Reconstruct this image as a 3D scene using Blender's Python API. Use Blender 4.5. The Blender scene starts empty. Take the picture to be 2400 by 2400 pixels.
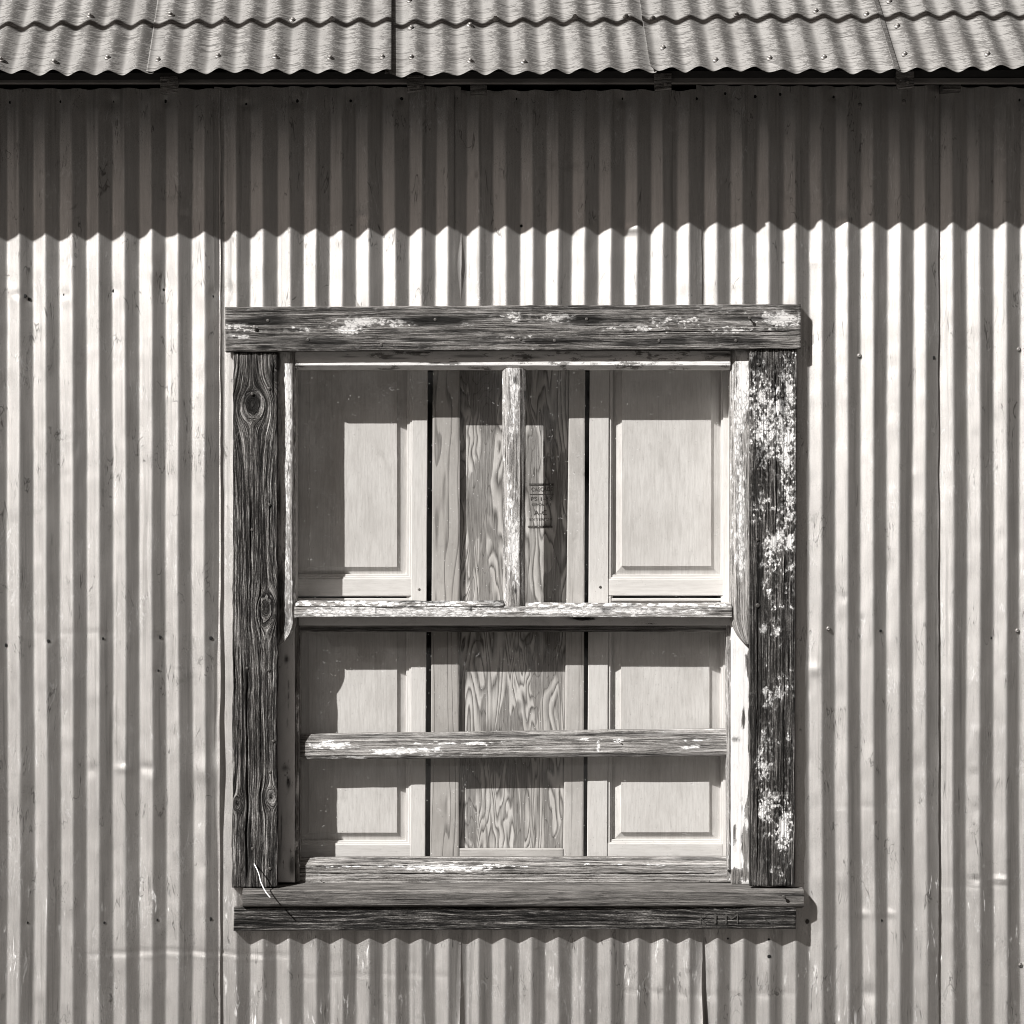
import bpy, math, random
import numpy as np
from mathutils import Vector

random.seed(7)
rng = np.random.RandomState(11)
scene = bpy.context.scene
COL = scene.collection

# ------------------------------------------------------------------ camera, sky, sun, exposure
S = 0.0011            # metres per photo pixel on the wall plane (y = 0)
D = 5.5               # camera distance from the wall
ZC = 1.70             # height of the picture centre above the ground

cam_d = bpy.data.cameras.new('camera')
cam = bpy.data.objects.new('camera', cam_d)
COL.objects.link(cam)
cam.location = (0, -D, ZC)
cam.rotation_euler = (math.radians(90), 0, 0)
cam_d.sensor_width = 36
cam_d.lens = 36 * (D / S) / 2400
cam_d.clip_end = 2000
scene.camera = cam

SUN = Vector((-1.0, -0.85, 1.15)).normalized()      # towards the sun
elev = math.asin(SUN.z)
world = bpy.data.worlds.new("World")
scene.world = world
world.use_nodes = True
wn = world.node_tree
wn.nodes.clear()
sky = wn.nodes.new('ShaderNodeTexSky')
sky.sky_type = 'NISHITA'
sky.sun_disc = False
sky.sun_elevation = elev
sky.sun_rotation = math.atan2(SUN.x, SUN.y) % (2 * math.pi)
bw = wn.nodes.new('ShaderNodeSeparateColor')      # red filter, as in the black-and-white photo
tint = wn.nodes.new('ShaderNodeMixRGB')
tint.blend_type = 'MULTIPLY'
tint.inputs[0].default_value = 1
tint.inputs[2].default_value = (1.0, 0.86, 0.77, 1)
bg = wn.nodes.new('ShaderNodeBackground')
bg.inputs['Strength'].default_value = 0.05
wo = wn.nodes.new('ShaderNodeOutputWorld')
wn.links.new(sky.outputs[0], bw.inputs[0])
wn.links.new(bw.outputs[0], tint.inputs[1])
wn.links.new(tint.outputs[0], bg.inputs[0])
wn.links.new(bg.outputs[0], wo.inputs[0])

sd = bpy.data.lights.new('sun', 'SUN')
sd.energy = 5.0
sd.angle = math.radians(0.5)
sd.color = (1.0, 0.985, 0.965)
so = bpy.data.objects.new('sun', sd)
COL.objects.link(so)
so.rotation_euler = SUN.to_track_quat('Z', 'Y').to_euler()

scene.view_settings.view_transform = 'Standard'
scene.view_settings.look = 'None'
scene.view_settings.gamma = 1
scene.view_settings.exposure = 0.76
scene.cycles.filter_width = 0.95
scene.cycles.use_denoising = True

# ------------------------------------------------------------------ numeric noise
TAB = rng.rand(512, 512)
def vn(x, y, seed=0):
    x = np.asarray(x, float) + seed * 37.31
    y = np.asarray(y, float) + seed * 17.77
    xi = np.floor(x).astype(int); yi = np.floor(y).astype(int)
    fx = x - xi; fy = y - yi
    fx = fx * fx * fx * (fx * (fx * 6 - 15) + 10); fy = fy * fy * fy * (fy * (fy * 6 - 15) + 10)
    a = TAB[xi % 512, yi % 512]; b = TAB[(xi + 1) % 512, yi % 512]
    c = TAB[xi % 512, (yi + 1) % 512]; d = TAB[(xi + 1) % 512, (yi + 1) % 512]
    return (a * (1 - fx) + b * fx) * (1 - fy) + (c * (1 - fx) + d * fx) * fy
def fbm(x, y, seed=0, oct=3):
    r = 0; a = 1; t = 0
    for k in range(oct):
        r = r + a * vn(x * 2 ** k, y * 2 ** k, seed + k * 3); t += a; a *= .5
    return r / t

def P(px, py, y=0.0):
    """photo pixel + depth -> world"""
    f = (D + y) / D
    return (px - 1200) * S * f, y, ZC + (1200 - py) * S * f

# ------------------------------------------------------------------ material helpers
class NT:
    def __init__(s, name):
        s.m = bpy.data.materials.new(name); s.m.use_nodes = True
        s.t = s.m.node_tree; s.t.nodes.clear()
        s.out = s.t.nodes.new('ShaderNodeOutputMaterial')
    def n(s, typ, props=None, **ins):
        nd = s.t.nodes.new('ShaderNode' + typ)
        for k, v in (props or {}).items(): setattr(nd, k, v)
        for k, v in ins.items():
            key = int(k[1:]) if k[0] == '_' and k[1:].isdigit() else k.replace('_', ' ')
            s.set(nd.inputs[key], v)
        return nd
    def set(s, inp, v):
        if isinstance(v, bpy.types.NodeSocket): s.t.links.new(v, inp)
        elif isinstance(v, bpy.types.Node): s.t.links.new(v.outputs[0], inp)
        else: inp.default_value = v
    def math(s, op, a, b=0.0, clamp=False):
        nd = s.t.nodes.new('ShaderNodeMath'); nd.operation = op; nd.use_clamp = clamp
        s.set(nd.inputs[0], a); s.set(nd.inputs[1], b); return nd.outputs[0]
    def mapr(s, v, a, b, c=0.0, d=1.0, smooth=False):
        nd = s.t.nodes.new('ShaderNodeMapRange')
        if smooth: nd.interpolation_type = 'SMOOTHSTEP'
        s.set(nd.inputs[0], v)
        for i, q in enumerate((a, b, c, d)): s.set(nd.inputs[i + 1], q)
        return nd.outputs[0]
    def mix(s, f, a, b, mode='MIX'):
        nd = s.t.nodes.new('ShaderNodeMixRGB'); nd.blend_type = mode
        s.set(nd.inputs[0], f); s.set(nd.inputs[1], a); s.set(nd.inputs[2], b)
        return nd.outputs[0]
    def vscale(s, v, sx, sy, sz, off=(0, 0, 0)):
        nd = s.t.nodes.new('ShaderNodeMapping')
        s.set(nd.inputs[0], v); nd.inputs['Scale'].default_value = (sx, sy, sz)
        nd.inputs['Location'].default_value = off
        return nd.outputs[0]
    def noise(s, v, scale=1.0, detail=3.0, rough=.55, dist=0.0):
        nd = s.t.nodes.new('ShaderNodeTexNoise')
        s.set(nd.inputs['Vector'], v); nd.inputs['Scale'].default_value = scale
        nd.inputs['Detail'].default_value = detail; nd.inputs['Roughness'].default_value = rough
        nd.inputs['Distortion'].default_value = dist
        return nd.outputs[0]
    def voro(s, v, scale=1.0, feat='F1', rand=1.0):
        nd = s.t.nodes.new('ShaderNodeTexVoronoi'); nd.feature = feat
        s.set(nd.inputs['Vector'], v); nd.inputs['Scale'].default_value = scale
        nd.inputs['Randomness'].default_value = rand
        return nd.outputs[0]
    def ramp(s, v, stops):
        nd = s.t.nodes.new('ShaderNodeValToRGB'); s.set(nd.inputs[0], v)
        e = nd.color_ramp.elements
        while len(e) < len(stops): e.new(.5)
        for q, (p, c) in zip(e, stops):
            q.position = p; q.color = grey(c) if not isinstance(c, tuple) else c
        return nd.outputs[0]
    def bump(s, h, dist, normal=None):
        nd = s.t.nodes.new('ShaderNodeBump'); s.set(nd.inputs['Height'], h)
        nd.inputs['Distance'].default_value = dist; nd.inputs['Strength'].default_value = 1
        if normal is not None: s.set(nd.inputs['Normal'], normal)
        return nd.outputs[0]
    def attr(s, name):
        nd = s.t.nodes.new('ShaderNodeAttribute'); nd.attribute_name = name
        return nd
    def finish(s, col, rough=.7, metal=0.0, normal=None, spec=.4):
        b = s.t.nodes.new('ShaderNodeBsdfPrincipled')
        s.set(b.inputs['Base Color'], col); s.set(b.inputs['Roughness'], rough)
        s.set(b.inputs['Metallic'], metal); b.inputs['Specular IOR Level'].default_value = spec
        if normal is not None: s.set(b.inputs['Normal'], normal)
        s.t.links.new(b.outputs[0], s.out.inputs[0])
        return s.m

def grey(g, w=1.0):
    """a warm grey; the warmth fades towards white like the photo's toning"""
    k = w * (1 - min(1, g)) ** 1.0
    return (g * (1 + .06 * k), g * (1 - .01 * k), g * (1 - .075 * k), 1)

# ---- corrugated metal (wall): galvanised, semi-gloss, speckled and scuffed
def metal_wall():
    t = NT('galvanised_wall_metal')
    tc = t.n('TexCoord').outputs['Object']
    blot = t.noise(t.vscale(tc, 9, 9, 3.0), 1, 4, .6)
    fine = t.noise(t.vscale(tc, 420, 420, 420), 1, 2, .6)
    vert = t.noise(t.vscale(tc, 160, 160, 5), 1, 3, .6)
    base = t.mapr(blot, .3, .7, .52, .60)
    base = t.math('ADD', base, t.mapr(fine, .3, .7, -.085, .085))
    base = t.math('ADD', base, t.mapr(vert, .35, .7, -.035, .045))
    sx = t.n('SeparateXYZ', _0=tc)
    # dirt specks
    dots = t.voro(t.vscale(tc, 190, 190, 150), 1)
    dmask = t.math('MULTIPLY', t.math('LESS_THAN', dots, .22), t.mapr(t.noise(t.vscale(tc, 22, 22, 14), 1, 2), .5, .68, 0, 1))
    # pale scuffs and drips, most of them low on the wall
    sc = t.noise(t.vscale(tc, 95, 95, 17, (3, 1, 7)), 1, 4, .7, .6)
    low = t.mapr(sx.outputs[2], ZC - 1.3, ZC - .1, .155, .0)
    scuff = t.math('MULTIPLY', t.mapr(t.math('ADD', sc, low), .745, .785, 0, 1), t.mapr(t.noise(t.vscale(tc, 4, 4, 3.5, (11, 0, 3)), 1, 2), .46, .58, .0, 1))
    hor = t.noise(t.vscale(tc, 12, 12, 260, (1, 2, 3)), 1, 3, .7, .3)
    scuff2 = t.mapr(hor, .70, .75, 0, .5)
    col = t.mix(t.math('MULTIPLY', scuff, .8), t.n('CombineXYZ', _0=base, _1=t.math('MULTIPLY', base, .965), _2=t.math('MULTIPLY', base, .93)).outputs[0], grey(.82))
    col = t.mix(scuff2, col, grey(.72))
    col = t.mix(t.math('MULTIPLY', dmask, .55), col, grey(.10))
    rust = t.mapr(t.noise(t.vscale(tc, 5, 5, 9, (9, 9, 2)), 1, 5, .7), .62, .72, 0, .55)
    col = t.mix(rust, col, grey(.33))
    run = t.noise(t.vscale(tc, 55, 55, 1.6, (2, 0, 6)), 1, 3, .6)
    col = t.mix(t.mapr(run, .58, .68, 0, .40), col, grey(.24))
    scr_ = t.math('ABSOLUTE', t.math('SUBTRACT', t.noise(t.vscale(tc, 24, 24, 5, (8, 0, 9)), 1, 3, .6, 1.2), .5))
    scg = t.mapr(t.noise(t.vscale(tc, 13, 13, 9, (1, 9, 9)), 1, 2), .55, .60, 0, 1)
    col = t.mix(t.math('MULTIPLY', t.math('MULTIPLY', t.mapr(scr_, .0, .013, 1, 0), scg), .8), col, grey(.12))
    scr2_ = t.math('ABSOLUTE', t.math('SUBTRACT', t.noise(t.vscale(tc, 30, 30, 7, (2, 0, 19)), 1, 3, .6, 1.6), .5))
    scg2 = t.mapr(t.noise(t.vscale(tc, 9, 9, 6, (5, 9, 1)), 1, 2), .51, .57, 0, 1)
    lt_ = t.math('MULTIPLY', t.mapr(scr2_, .0, .011, 1, 0), scg2)
    col = t.mix(t.math('MULTIPLY', lt_, .7), col, grey(.85))
    glint = t.voro(t.vscale(tc, 260, 260, 260, (5, 5, 5)), 1)
    rough = t.mapr(t.noise(t.vscale(tc, 30, 30, 8, (4, 4, 4)), 1, 3), .3, .7, .49, .54)
    rough = t.math('SUBTRACT', rough, t.math('MULTIPLY', t.math('LESS_THAN', glint, .12), .15))
    metal = t.mapr(scuff, 0, 1, .96, .2)
    h = t.math('ADD', t.math('MULTIPLY', fine, .40), t.math('MULTIPLY', t.noise(t.vscale(tc, 35, 35, 16), 1, 2), .28))
    return t.finish(col, rough, metal, t.bump(h, .0011))

def metal_roof():
    t = NT('weathered_roof_metal')
    a = t.attr('gr').outputs['Vector']     # x across, t up the slope
    st = t.math('ADD', t.math('MULTIPLY', t.noise(t.vscale(a, 24, 150, 1), 1, 4, .7, .6), .55), t.math('MULTIPLY', t.noise(t.vscale(a, 60, 340, 1), 1, 3, .68, .5), .45))
    st2 = t.noise(t.vscale(a, 8, 9, 1, (2, 5, 0)), 1, 3, .6)
    fine = t.noise(t.vscale(a, 600, 500, 1), 1, 2, .6)
    sp = t.attr('msk'); spx = t.n('SeparateXYZ', _0=sp.outputs['Vector'])
    th = t.math('ADD', t.math('MULTIPLY', spx.outputs[0], .085), t.mapr(st2, .3, .7, -.06, .06))
    dark = t.mapr(t.math('ADD', st, th), .525, .575, 0, 1)
    base = t.mapr(fine, .25, .75, .20, .30)
    base = t.math('ADD', base, t.mapr(st2, .3, .7, -.05, .05))
    col = t.n('CombineXYZ', _0=base, _1=t.math('MULTIPLY', base, .965), _2=t.math('MULTIPLY', base, .925)).outputs[0]
    col = t.mix(t.math('MULTIPLY', dark, .78), col, grey(.06))
    grime = t.mapr(t.noise(t.vscale(a, 9, 5, 1, (3, 8, 0)), 1, 4, .65), .50, .68, 0, .45)
    col = t.mix(grime, col, grey(.12))
    pale = t.mapr(t.noise(t.vscale(a, 25, 60, 1, (7, 2, 0)), 1, 4, .7), .66, .74, 0, .6)
    col = t.mix(pale, col, grey(.5))
    h = t.math('ADD', t.math('MULTIPLY', st, 1.0), t.math('MULTIPLY', fine, .5))
    return t.finish(col, t.mapr(st, .3, .7, .55, .75), .25, t.bump(h, .0012))

# ---- weathered timber; grain follows the 'gr' attribute (u along, g across the rings, v), masks in 'msk'
def old_wood(name, dark=.035, mid=.16, light=.42, fr=230.0, bumpd=.0022, paint=.72, contrast=1.0, crack=1.0, cells=(95, 150), pth=.55, cellamp=.8, strk=.35):
    t = NT(name)
    a = t.attr('gr').outputs['Vector']
    sg = t.n('SeparateXYZ', _0=a)
    u, g, v = sg.outputs
    uv = t.n('CombineXYZ', _0=u, _1=v, _2=0.0).outputs[0]
    n1 = t.noise(t.n('CombineXYZ', _0=t.math('MULTIPLY', u, 5.0), _1=t.math('MULTIPLY', g, fr), _2=.3).outputs[0], 1, 2, .5, .15)
    n2 = t.noise(t.n('CombineXYZ', _0=t.math('MULTIPLY', u, 22.0), _1=t.math('MULTIPLY', g, fr * 3.1), _2=1.3).outputs[0], 1, 3, .6)
    n3 = t.noise(t.vscale(uv, 9, 30, 1), 1, 3, .6)
    n4 = t.noise(t.vscale(uv, 260, 420, 1), 1, 2, .6)
    n6 = t.noise(t.n('CombineXYZ', _0=t.math('MULTIPLY', u, 70.0), _1=t.math('MULTIPLY', g, fr * 7), _2=2.3).outputs[0], 1, 2, .6)
    tone = t.math('ADD', t.math('MULTIPLY', n1, .34), t.math('ADD', t.math('MULTIPLY', n2, .34), t.math('MULTIPLY', n6, .16)))
    tone = t.math('ADD', tone, t.math('MULTIPLY', n3, .16))
    hgt = tone
    tone = t.math('ADD', tone, t.mapr(n4, .3, .7, -.03, .03))
    c = .5; w = .125 / contrast
    wood = t.ramp(t.mapr(tone, c - w, c + w, 0, 1), [(0, dark * .35), (.28, dark), (.6, mid), (1, light)])
    # fine drying checks: thin dark lines that follow the grain
    n5 = t.noise(t.n('CombineXYZ', _0=t.math('MULTIPLY', u, 3.5), _1=t.math('MULTIPLY', g, fr * .75), _2=5.3).outputs[0], 1, 3, .65, .1)
    rid = t.math('ABSOLUTE', t.math('SUBTRACT', n5, .5))
    gate = t.noise(t.n('CombineXYZ', _0=t.math('MULTIPLY', u, 7), _1=t.math('MULTIPLY', g, fr * .25), _2=9.3).outputs[0], 1, 2)
    chk = t.math('MULTIPLY', t.mapr(rid, .0, .022, 1, 0), t.mapr(gate, .42, .56, 0, 1))
    wood = t.mix(t.math('MULTIPLY', chk, .85), wood, grey(dark * .25))
    hgt = t.math('SUBTRACT', hgt, t.math('MULTIPLY', chk, .22))
    ms = t.n('SeparateXYZ', _0=t.attr('msk').outputs['Vector'])
    pm, stn_shd, wear = ms.outputs
    pn = t.noise(t.vscale(uv, 38, 90, 1, (4, 4, 0)), 1, 4, .65)
    pn2 = t.math('ADD', t.math('MULTIPLY', t.math('SUBTRACT', pn, .5), 1.2), t.math('MULTIPLY', t.math('SUBTRACT', n2, .5), strk))
    wob = t.n('VectorMath', {'operation': 'ADD'}, _0=t.vscale(uv, cells[0], cells[1], 1),
              _1=t.n('VectorMath', {'operation': 'SCALE'}, _0=t.n('TexNoise', Vector=t.vscale(uv, 150, 150, 1)).outputs['Color'], Scale=1.0).outputs[0]).outputs[0]
    ed = t.voro(wob, 1, 'DISTANCE_TO_EDGE', 1.0)
    cell = t.n('TexVoronoi', {'feature': 'F1'}, Vector=wob, Scale=1.0, Randomness=1.0).outputs['Color']
    cellr = t.n('SeparateXYZ', _0=cell).outputs[0]
    pv = t.math('ADD', t.math('ADD', pm, pn2), t.math('MULTIPLY', t.math('SUBTRACT', cellr, .5), cellamp))
    crk = t.mapr(ed, .03 * crack, .10 * crack, 0, 1)
    pmask = t.mapr(pv, pth, pth + .02, 0, 1)
    wearcr = t.math('MAXIMUM', crk, t.mapr(t.math('ADD', pv, t.math('MULTIPLY', n3, .5)), 1.05, 1.25, 0, 1))
    pmask = t.math('MULTIPLY', pmask, wearcr)
    pc = t.mix(t.mapr(n4, .3, .75, 0, .35), grey(paint), grey(paint * .72))
    wood = t.mix(t.math('MULTIPLY', t.mapr(pv, pth - .28, pth, 0, .38), 1), wood, grey(.5))      # chalky residue
    col = t.mix(pmask, wood, pc)
    col = t.mix(t.math('MULTIPLY', stn_shd, .94), col, grey(.012))
    hh = t.math('MULTIPLY', hgt, t.math('SUBTRACT', 1.0, t.math('MULTIPLY', pmask, .75)))
    hh = t.math('ADD', t.math('MULTIPLY', hh, 3.0), t.math('MULTIPLY', pmask, .75))
    hh = t.math('ADD', hh, t.math('MULTIPLY', n4, t.math('SUBTRACT', .16, t.math('MULTIPLY', pmask, .12))))
    return t.finish(col, .82, 0, t.bump(hh, bumpd), .15)

def smooth_wood(name, base=.60, dark=.42, fr=60.0, contour=0.0, amt=.5, us=2.0, line=.16, field=(2.6, 15, 2.2, .03), wideamt=.75, narrow=False):
    """planed interior timber: faint figure; contour>0 gives rotary-cut plywood figure"""
    t = NT(name)
    a = t.attr('gr').outputs['Vector']
    sg = t.n('SeparateXYZ', _0=a); u, g, v = sg.outputs
    uv = t.n('CombineXYZ', _0=u, _1=v, _2=0.0).outputs[0]
    blot = t.noise(t.vscale(uv, 7, 12, 1), 1, 4, .6)
    fine = t.noise(t.vscale(uv, 60, 700, 1), 1, 3, .6)
    n1 = t.noise(t.n('CombineXYZ', _0=t.math('MULTIPLY', u, us), _1=t.math('MULTIPLY', g, fr), _2=.3).outputs[0], 1, 2, .5, .4)
    col = t.mix(t.mapr(fine, .3, .7, 0, .25), grey(base), grey(dark))
    col = t.mix(t.mapr(blot, .40, .68, 0, min(.9, amt * 1.9)), col, grey(dark))
    smd = t.noise(t.vscale(uv, 11, 26, 1, (9, 4, 0)), 1, 5, .7, .8)
    col = t.mix(t.mapr(smd, .60, .68, 0, .30), col, grey(dark * .8))
    mid_ = t.noise(t.vscale(uv, 16, 180, 1, (0, 3, 0)), 1, 3, .6)
    col = t.mix(t.mapr(mid_, .42, .75, 0, .5), col, grey(dark * .85))
    spk = t.voro(t.vscale(uv, 60, 75, 1), 1)
    col = t.mix(t.math('MULTIPLY', t.math('LESS_THAN', spk, .05), .5), col, grey(.1))
    if contour:
        fld = t.noise(t.vscale(uv, field[0], field[1], 1, (3.3, 1.7, 0)), 1, 2.2, .5, .5)
        fld = t.math('ADD', fld, t.math('MULTIPLY', v, field[2]))
        fld = t.math('ADD', fld, t.math('MULTIPLY', t.math('SUBTRACT', t.noise(t.vscale(uv, 12, 120, 1), 1, 3, .7), .5), field[3]))
        fr_ = t.math('FRACT', t.math('MULTIPLY', fld, contour))
        band = t.ramp(fr_, [(0.0, 0.0), (.72, .04), (.90, 1.0), (.96, .9), (1.0, 0.0)] if narrow else [(0.0, 0.0), (.30, .10), (.62, .65), (.78, 1.0), (.90, .55), (1.0, 0.0)])
        wide = t.mapr(t.noise(t.vscale(uv, 3, 22, 1, (8, 1, 0)), 1, 2, .5, .6), .48, .52, 0, wideamt)
        bw_ = t.n('RGBToBW', _0=band).outputs[0]
        fib = t.noise(t.vscale(uv, 14, 330, 1, (6, 3, 0)), 1, 3, .65)
        f = t.math('MULTIPLY', t.math('MULTIPLY', t.math('MAXIMUM', bw_, wide), t.mapr(fib, .3, .68, .6, 1.15)), amt * 1.2, True)
        col = t.mix(f, col, grey(line))
        h = t.math('MULTIPLY', f, -1.0)
        return t.finish(col, .6, 0, t.bump(h, .0004), .25)
    ln = t.mapr(n1, .60, .66, 0, 1)
    ln = t.math('MULTIPLY', ln, t.mapr(n1, .66, .72, 1, 0))
    col = t.mix(t.math('MULTIPLY', ln, amt), col, grey(line))
    return t.finish(col, .55, 0, t.bump(fine, .0003), .3)

def plain(name, g, rough=.6, metal=0.0, nscale=200, var=.25):
    t = NT(name)
    tc = t.n('TexCoord').outputs['Object']
    n = t.noise(t.vscale(tc, nscale, nscale, nscale), 1, 3, .6)
    col = t.mix(t.mapr(n, .3, .7, 0, 1), grey(g * (1 - var)), grey(g * (1 + var)))
    return t.finish(col, rough, metal, t.bump(n, .0006))

def glass_mat():
    t = NT('dusty_old_glass')
    tc = t.n('TexCoord').outputs['Object']
    wav = t.noise(t.vscale(tc, 7, 7, 3), 1, 1.5)
    nrm = t.bump(wav, .004)
    tr = t.n('BsdfTransparent', Color=(.90, .895, .885, 1))
    gl = t.n('BsdfGlossy', Roughness=.02, Normal=nrm, Color=(1, 1, 1, 1))
    fc = t.n('LayerWeight', Blend=.5, Normal=nrm).outputs['Facing']
    fr = t.math('ADD', .07, t.math('MULTIPLY', t.math('POWER', fc, 5.0), .9))
    m = t.n('MixShader', _0=fr, _1=tr.outputs[0], _2=gl.outputs[0])
    haze = t.mapr(t.noise(t.vscale(tc, 6, 6, 5, (3, 0, 1)), 1, 5, .65), .40, .75, .001, .026)
    scr = t.noise(t.vscale(tc, 40, 40, 34, (5, 0, 2)), 1, 5, .8, 1.5)
    scr = t.math('MULTIPLY', t.mapr(scr, .63, .67, 0, .35), t.mapr(t.noise(t.vscale(tc, 4, 4, 4, (1, 0, 8)), 1, 2), .5, .65, 0, 1))
    dots = t.voro(t.vscale(tc, 75, 75, 75), 1)
    dd = t.math('MULTIPLY', t.math('LESS_THAN', dots, .085), .7)
    f = t.math('MAXIMUM', t.math('ADD', haze, scr), dd, True)
    df = t.n('BsdfDiffuse', Color=grey(.75))
    m2 = t.n('MixShader', _0=f, _1=m.outputs[0], _2=df.outputs[0])
    t.t.links.new(m2.outputs[0], t.out.inputs[0])
    return t.m

def ground_mat():
    t = NT('dry_gravel_ground')
    tc = t.n('TexCoord').outputs['Object']
    n = t.noise(t.vscale(tc, 3, 3, 3), 1, 6, .7)
    st = t.voro(t.vscale(tc, 45, 45, 45), 1)
    col = t.mix(t.mapr(n, .3, .7), grey(.05), grey(.085))
    col = t.mix(t.mapr(st, .1, .6, .5, 0), col, grey(.12))
    return t.finish(col, .95, 0, t.bump(st, .012), .2)

M_WALL = metal_wall()
M_ROOF = metal_roof()
M_HEAD = old_wood('header_timber', .045, .19, .48, 260, .0024, .66, .9, 1.0, (110, 190), .62, .6)
M_CASL = old_wood('dark_casing_timber', .018, .10, .46, 260, .0050, .78, 1.25)
M_CASR = old_wood('peeling_casing_timber', .016, .07, .36, 330, .0042, .80, 1.2, 1.3, (140, 190), .64, .7, .5)
M_SILL = old_wood('sill_timber', .06, .16, .33, 260, .0013, .8, .7)
M_APRON = old_wood('apron_timber', .015, .07, .32, 260, .0042, .8, 1.2)
M_SASH = old_wood('painted_sash_timber', .12, .40, .62, 300, .0022, .76, .8, .6, (60, 170), .50, .28, 1.1)
M_SASHD = old_wood('bare_sash_timber', .11, .36, .64, 300, .0020, .84, .9, .6, (70, 190), .55)
M_JAMB = old_wood('painted_jamb', .05, .2, .4, 200, .0007, .74, .8, .15, (20, 60), .35)
M_TAIL = old_wood('rafter_end_grain', .05, .24, .5, 700, .002, .6, 1.2)
M_SHEATH = smooth_wood('eave_board', .22, .12, 60, 0, .5)
M_BIRCH = smooth_wood('pale_panel_wood', .74, .50, 45, 0, .30, 1.6, .42)
M_BIRCHR = smooth_wood('pale_frame_wood', .76, .58, 90, 0, .18, 2.0, .45)
M_PINE = smooth_wood('pine_plank_wood', .50, .36, 70, 7.0, .62, .7, .09, (1.1, 14, 6.0, .02), 0.0, True)
M_PINE2 = smooth_wood('light_pine_wood', .64, .44, 110, 0, .6, 1.4, .2)
M_PLY = smooth_wood('plywood_figure', .72, .50, 60, 16.0, .86, 2.0, .10)
M_GLASS = glass_mat()
M_NAIL = plain('rusty_nail_steel', .10, .55, .6)
M_NAILP = plain('pale_nail_head', .22, .55, .5)
M_HOLE = plain('black_iron_nail', .006, .8, .0)
M_SCREW = plain('dull_zinc_screw', .28, .55, .7)
M_DARK = plain('shade_black', .012, .9, 0, 4)  # near black stands in for shade in the gaps and under the eave
M_PUTTY = plain('old_putty', .55, .7, 0, 90, .18)
M_INK = plain('faded_stamp_ink', .085, .8, 0, 260, .5)
M_CARVE = plain('pressed_letter_wood', .06, .85, 0, 300, .4)
M_WIRE = plain('pale_wire_sheath', .80, .4, 0)
M_CABLE = plain('black_cable_sheath', .03, .6, 0)
M_GROUND = ground_mat()
M_HILL = plain('sky_blocker_dark', .03, .95, 0, .4, .6)  # dark colour of the added hill

# ------------------------------------------------------------------ object helpers
def link(o, parent=None):
    COL.objects.link(o)
    if parent is not None: o.parent = parent
    return o
def thing(name, label, cat, loc=(0, 0, 0), group=None):
    o = bpy.data.objects.new(name, None); COL.objects.link(o)
    o.location = loc; o['label'] = label; o['category'] = cat
    o['kind'] = 'thing'
    if group: o['group'] = group
    return o
def part_empty(name, parent, label=None):
    o = bpy.data.objects.new(name, None); COL.objects.link(o); o.parent = parent
    if label: o['label'] = label
    return o
def origin_of(p):
    v = Vector((0, 0, 0))
    while p is not None:
        v += p.location; p = p.parent
    return v
def mesh_obj(name, verts, faces, mat, parent=None, attrs=None, smooth=True):
    """verts in WORLD coordinates"""
    verts = np.asarray(verts, float).reshape(-1, 3)
    off = origin_of(parent)
    verts = verts - np.array(off)[None, :]
    me = bpy.data.meshes.new(name)
    if isinstance(faces, np.ndarray):
        nf = len(faces)
        me.vertices.add(len(verts)); me.vertices.foreach_set('co', verts.astype(np.float32).ravel())
        me.loops.add(nf * 4); me.loops.foreach_set('vertex_index', faces.astype(np.int32).ravel())
        me.polygons.add(nf); me.polygons.foreach_set('loop_start', np.arange(0, nf * 4, 4, dtype=np.int32))
        me.update(calc_edges=True)
    else:
        me.from_pydata([tuple(v) for v in verts], [], faces); me.update()
    me.polygons.foreach_set('use_smooth', np.full(len(me.polygons), smooth))
    for k, v in (attrs or {}).items():
        at = me.attributes.new(k, 'FLOAT_VECTOR', 'POINT')
        at.data.foreach_set('vector', np.asarray(v, np.float32).reshape(-1))
    me.materials.append(mat)
    me.update()
    o = bpy.data.objects.new(name, me)
    return link(o, parent)

def grid_faces(ny, nx, off=0, mask=None):
    i = np.arange(ny * nx).reshape(ny, nx) + off
    f = np.stack([i[:-1, :-1], i[:-1, 1:], i[1:, 1:], i[1:, :-1]], -1)     # rows go down, cols right
    f = f.reshape(-1, 4)[:, ::-1]
    if mask is not None: f = f[mask.reshape(-1)]
    return f

def lathe_verts(profile, n=12):
    """profile of (r, h); axis z"""
    vs = []; fs = []
    for r, h in profile:
        for k in range(n):
            a = 2 * math.pi * k / n
            vs.append((r * math.cos(a), r * math.sin(a), h))
    for j in range(len(profile) - 1):
        for k in range(n):
            k2 = (k + 1) % n
            fs.append((j * n + k, j * n + k2, (j + 1) * n + k2, (j + 1) * n + k))
    fs.append(tuple(range((len(profile) - 1) * n, len(profile) * n)))
    return vs, fs
def rot_to(vs, axis, loc):
    q = Vector((0, 0, 1)).rotation_difference(Vector(axis))
    return [tuple(q @ Vector(v) + Vector(loc)) for v in vs]
def nail(loc, parent, mat, r=.0035, out=.001, name='nail', axis=(0, -1, 0), shaft=.0):
    if out > .004:
        prof = [(r * .42, -.002), (r * .42, out - .0015), (r, out - .0015), (r, out - .0003), (r * .7, out)]
    else:
        prof = [(r, -.002), (r, out * .5), (r * .8, out * .9), (r * .4, out)]
    vs, fs = lathe_verts(prof, 12)
    return mesh_obj(name, rot_to(vs, axis, loc), fs, mat, parent)

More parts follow.
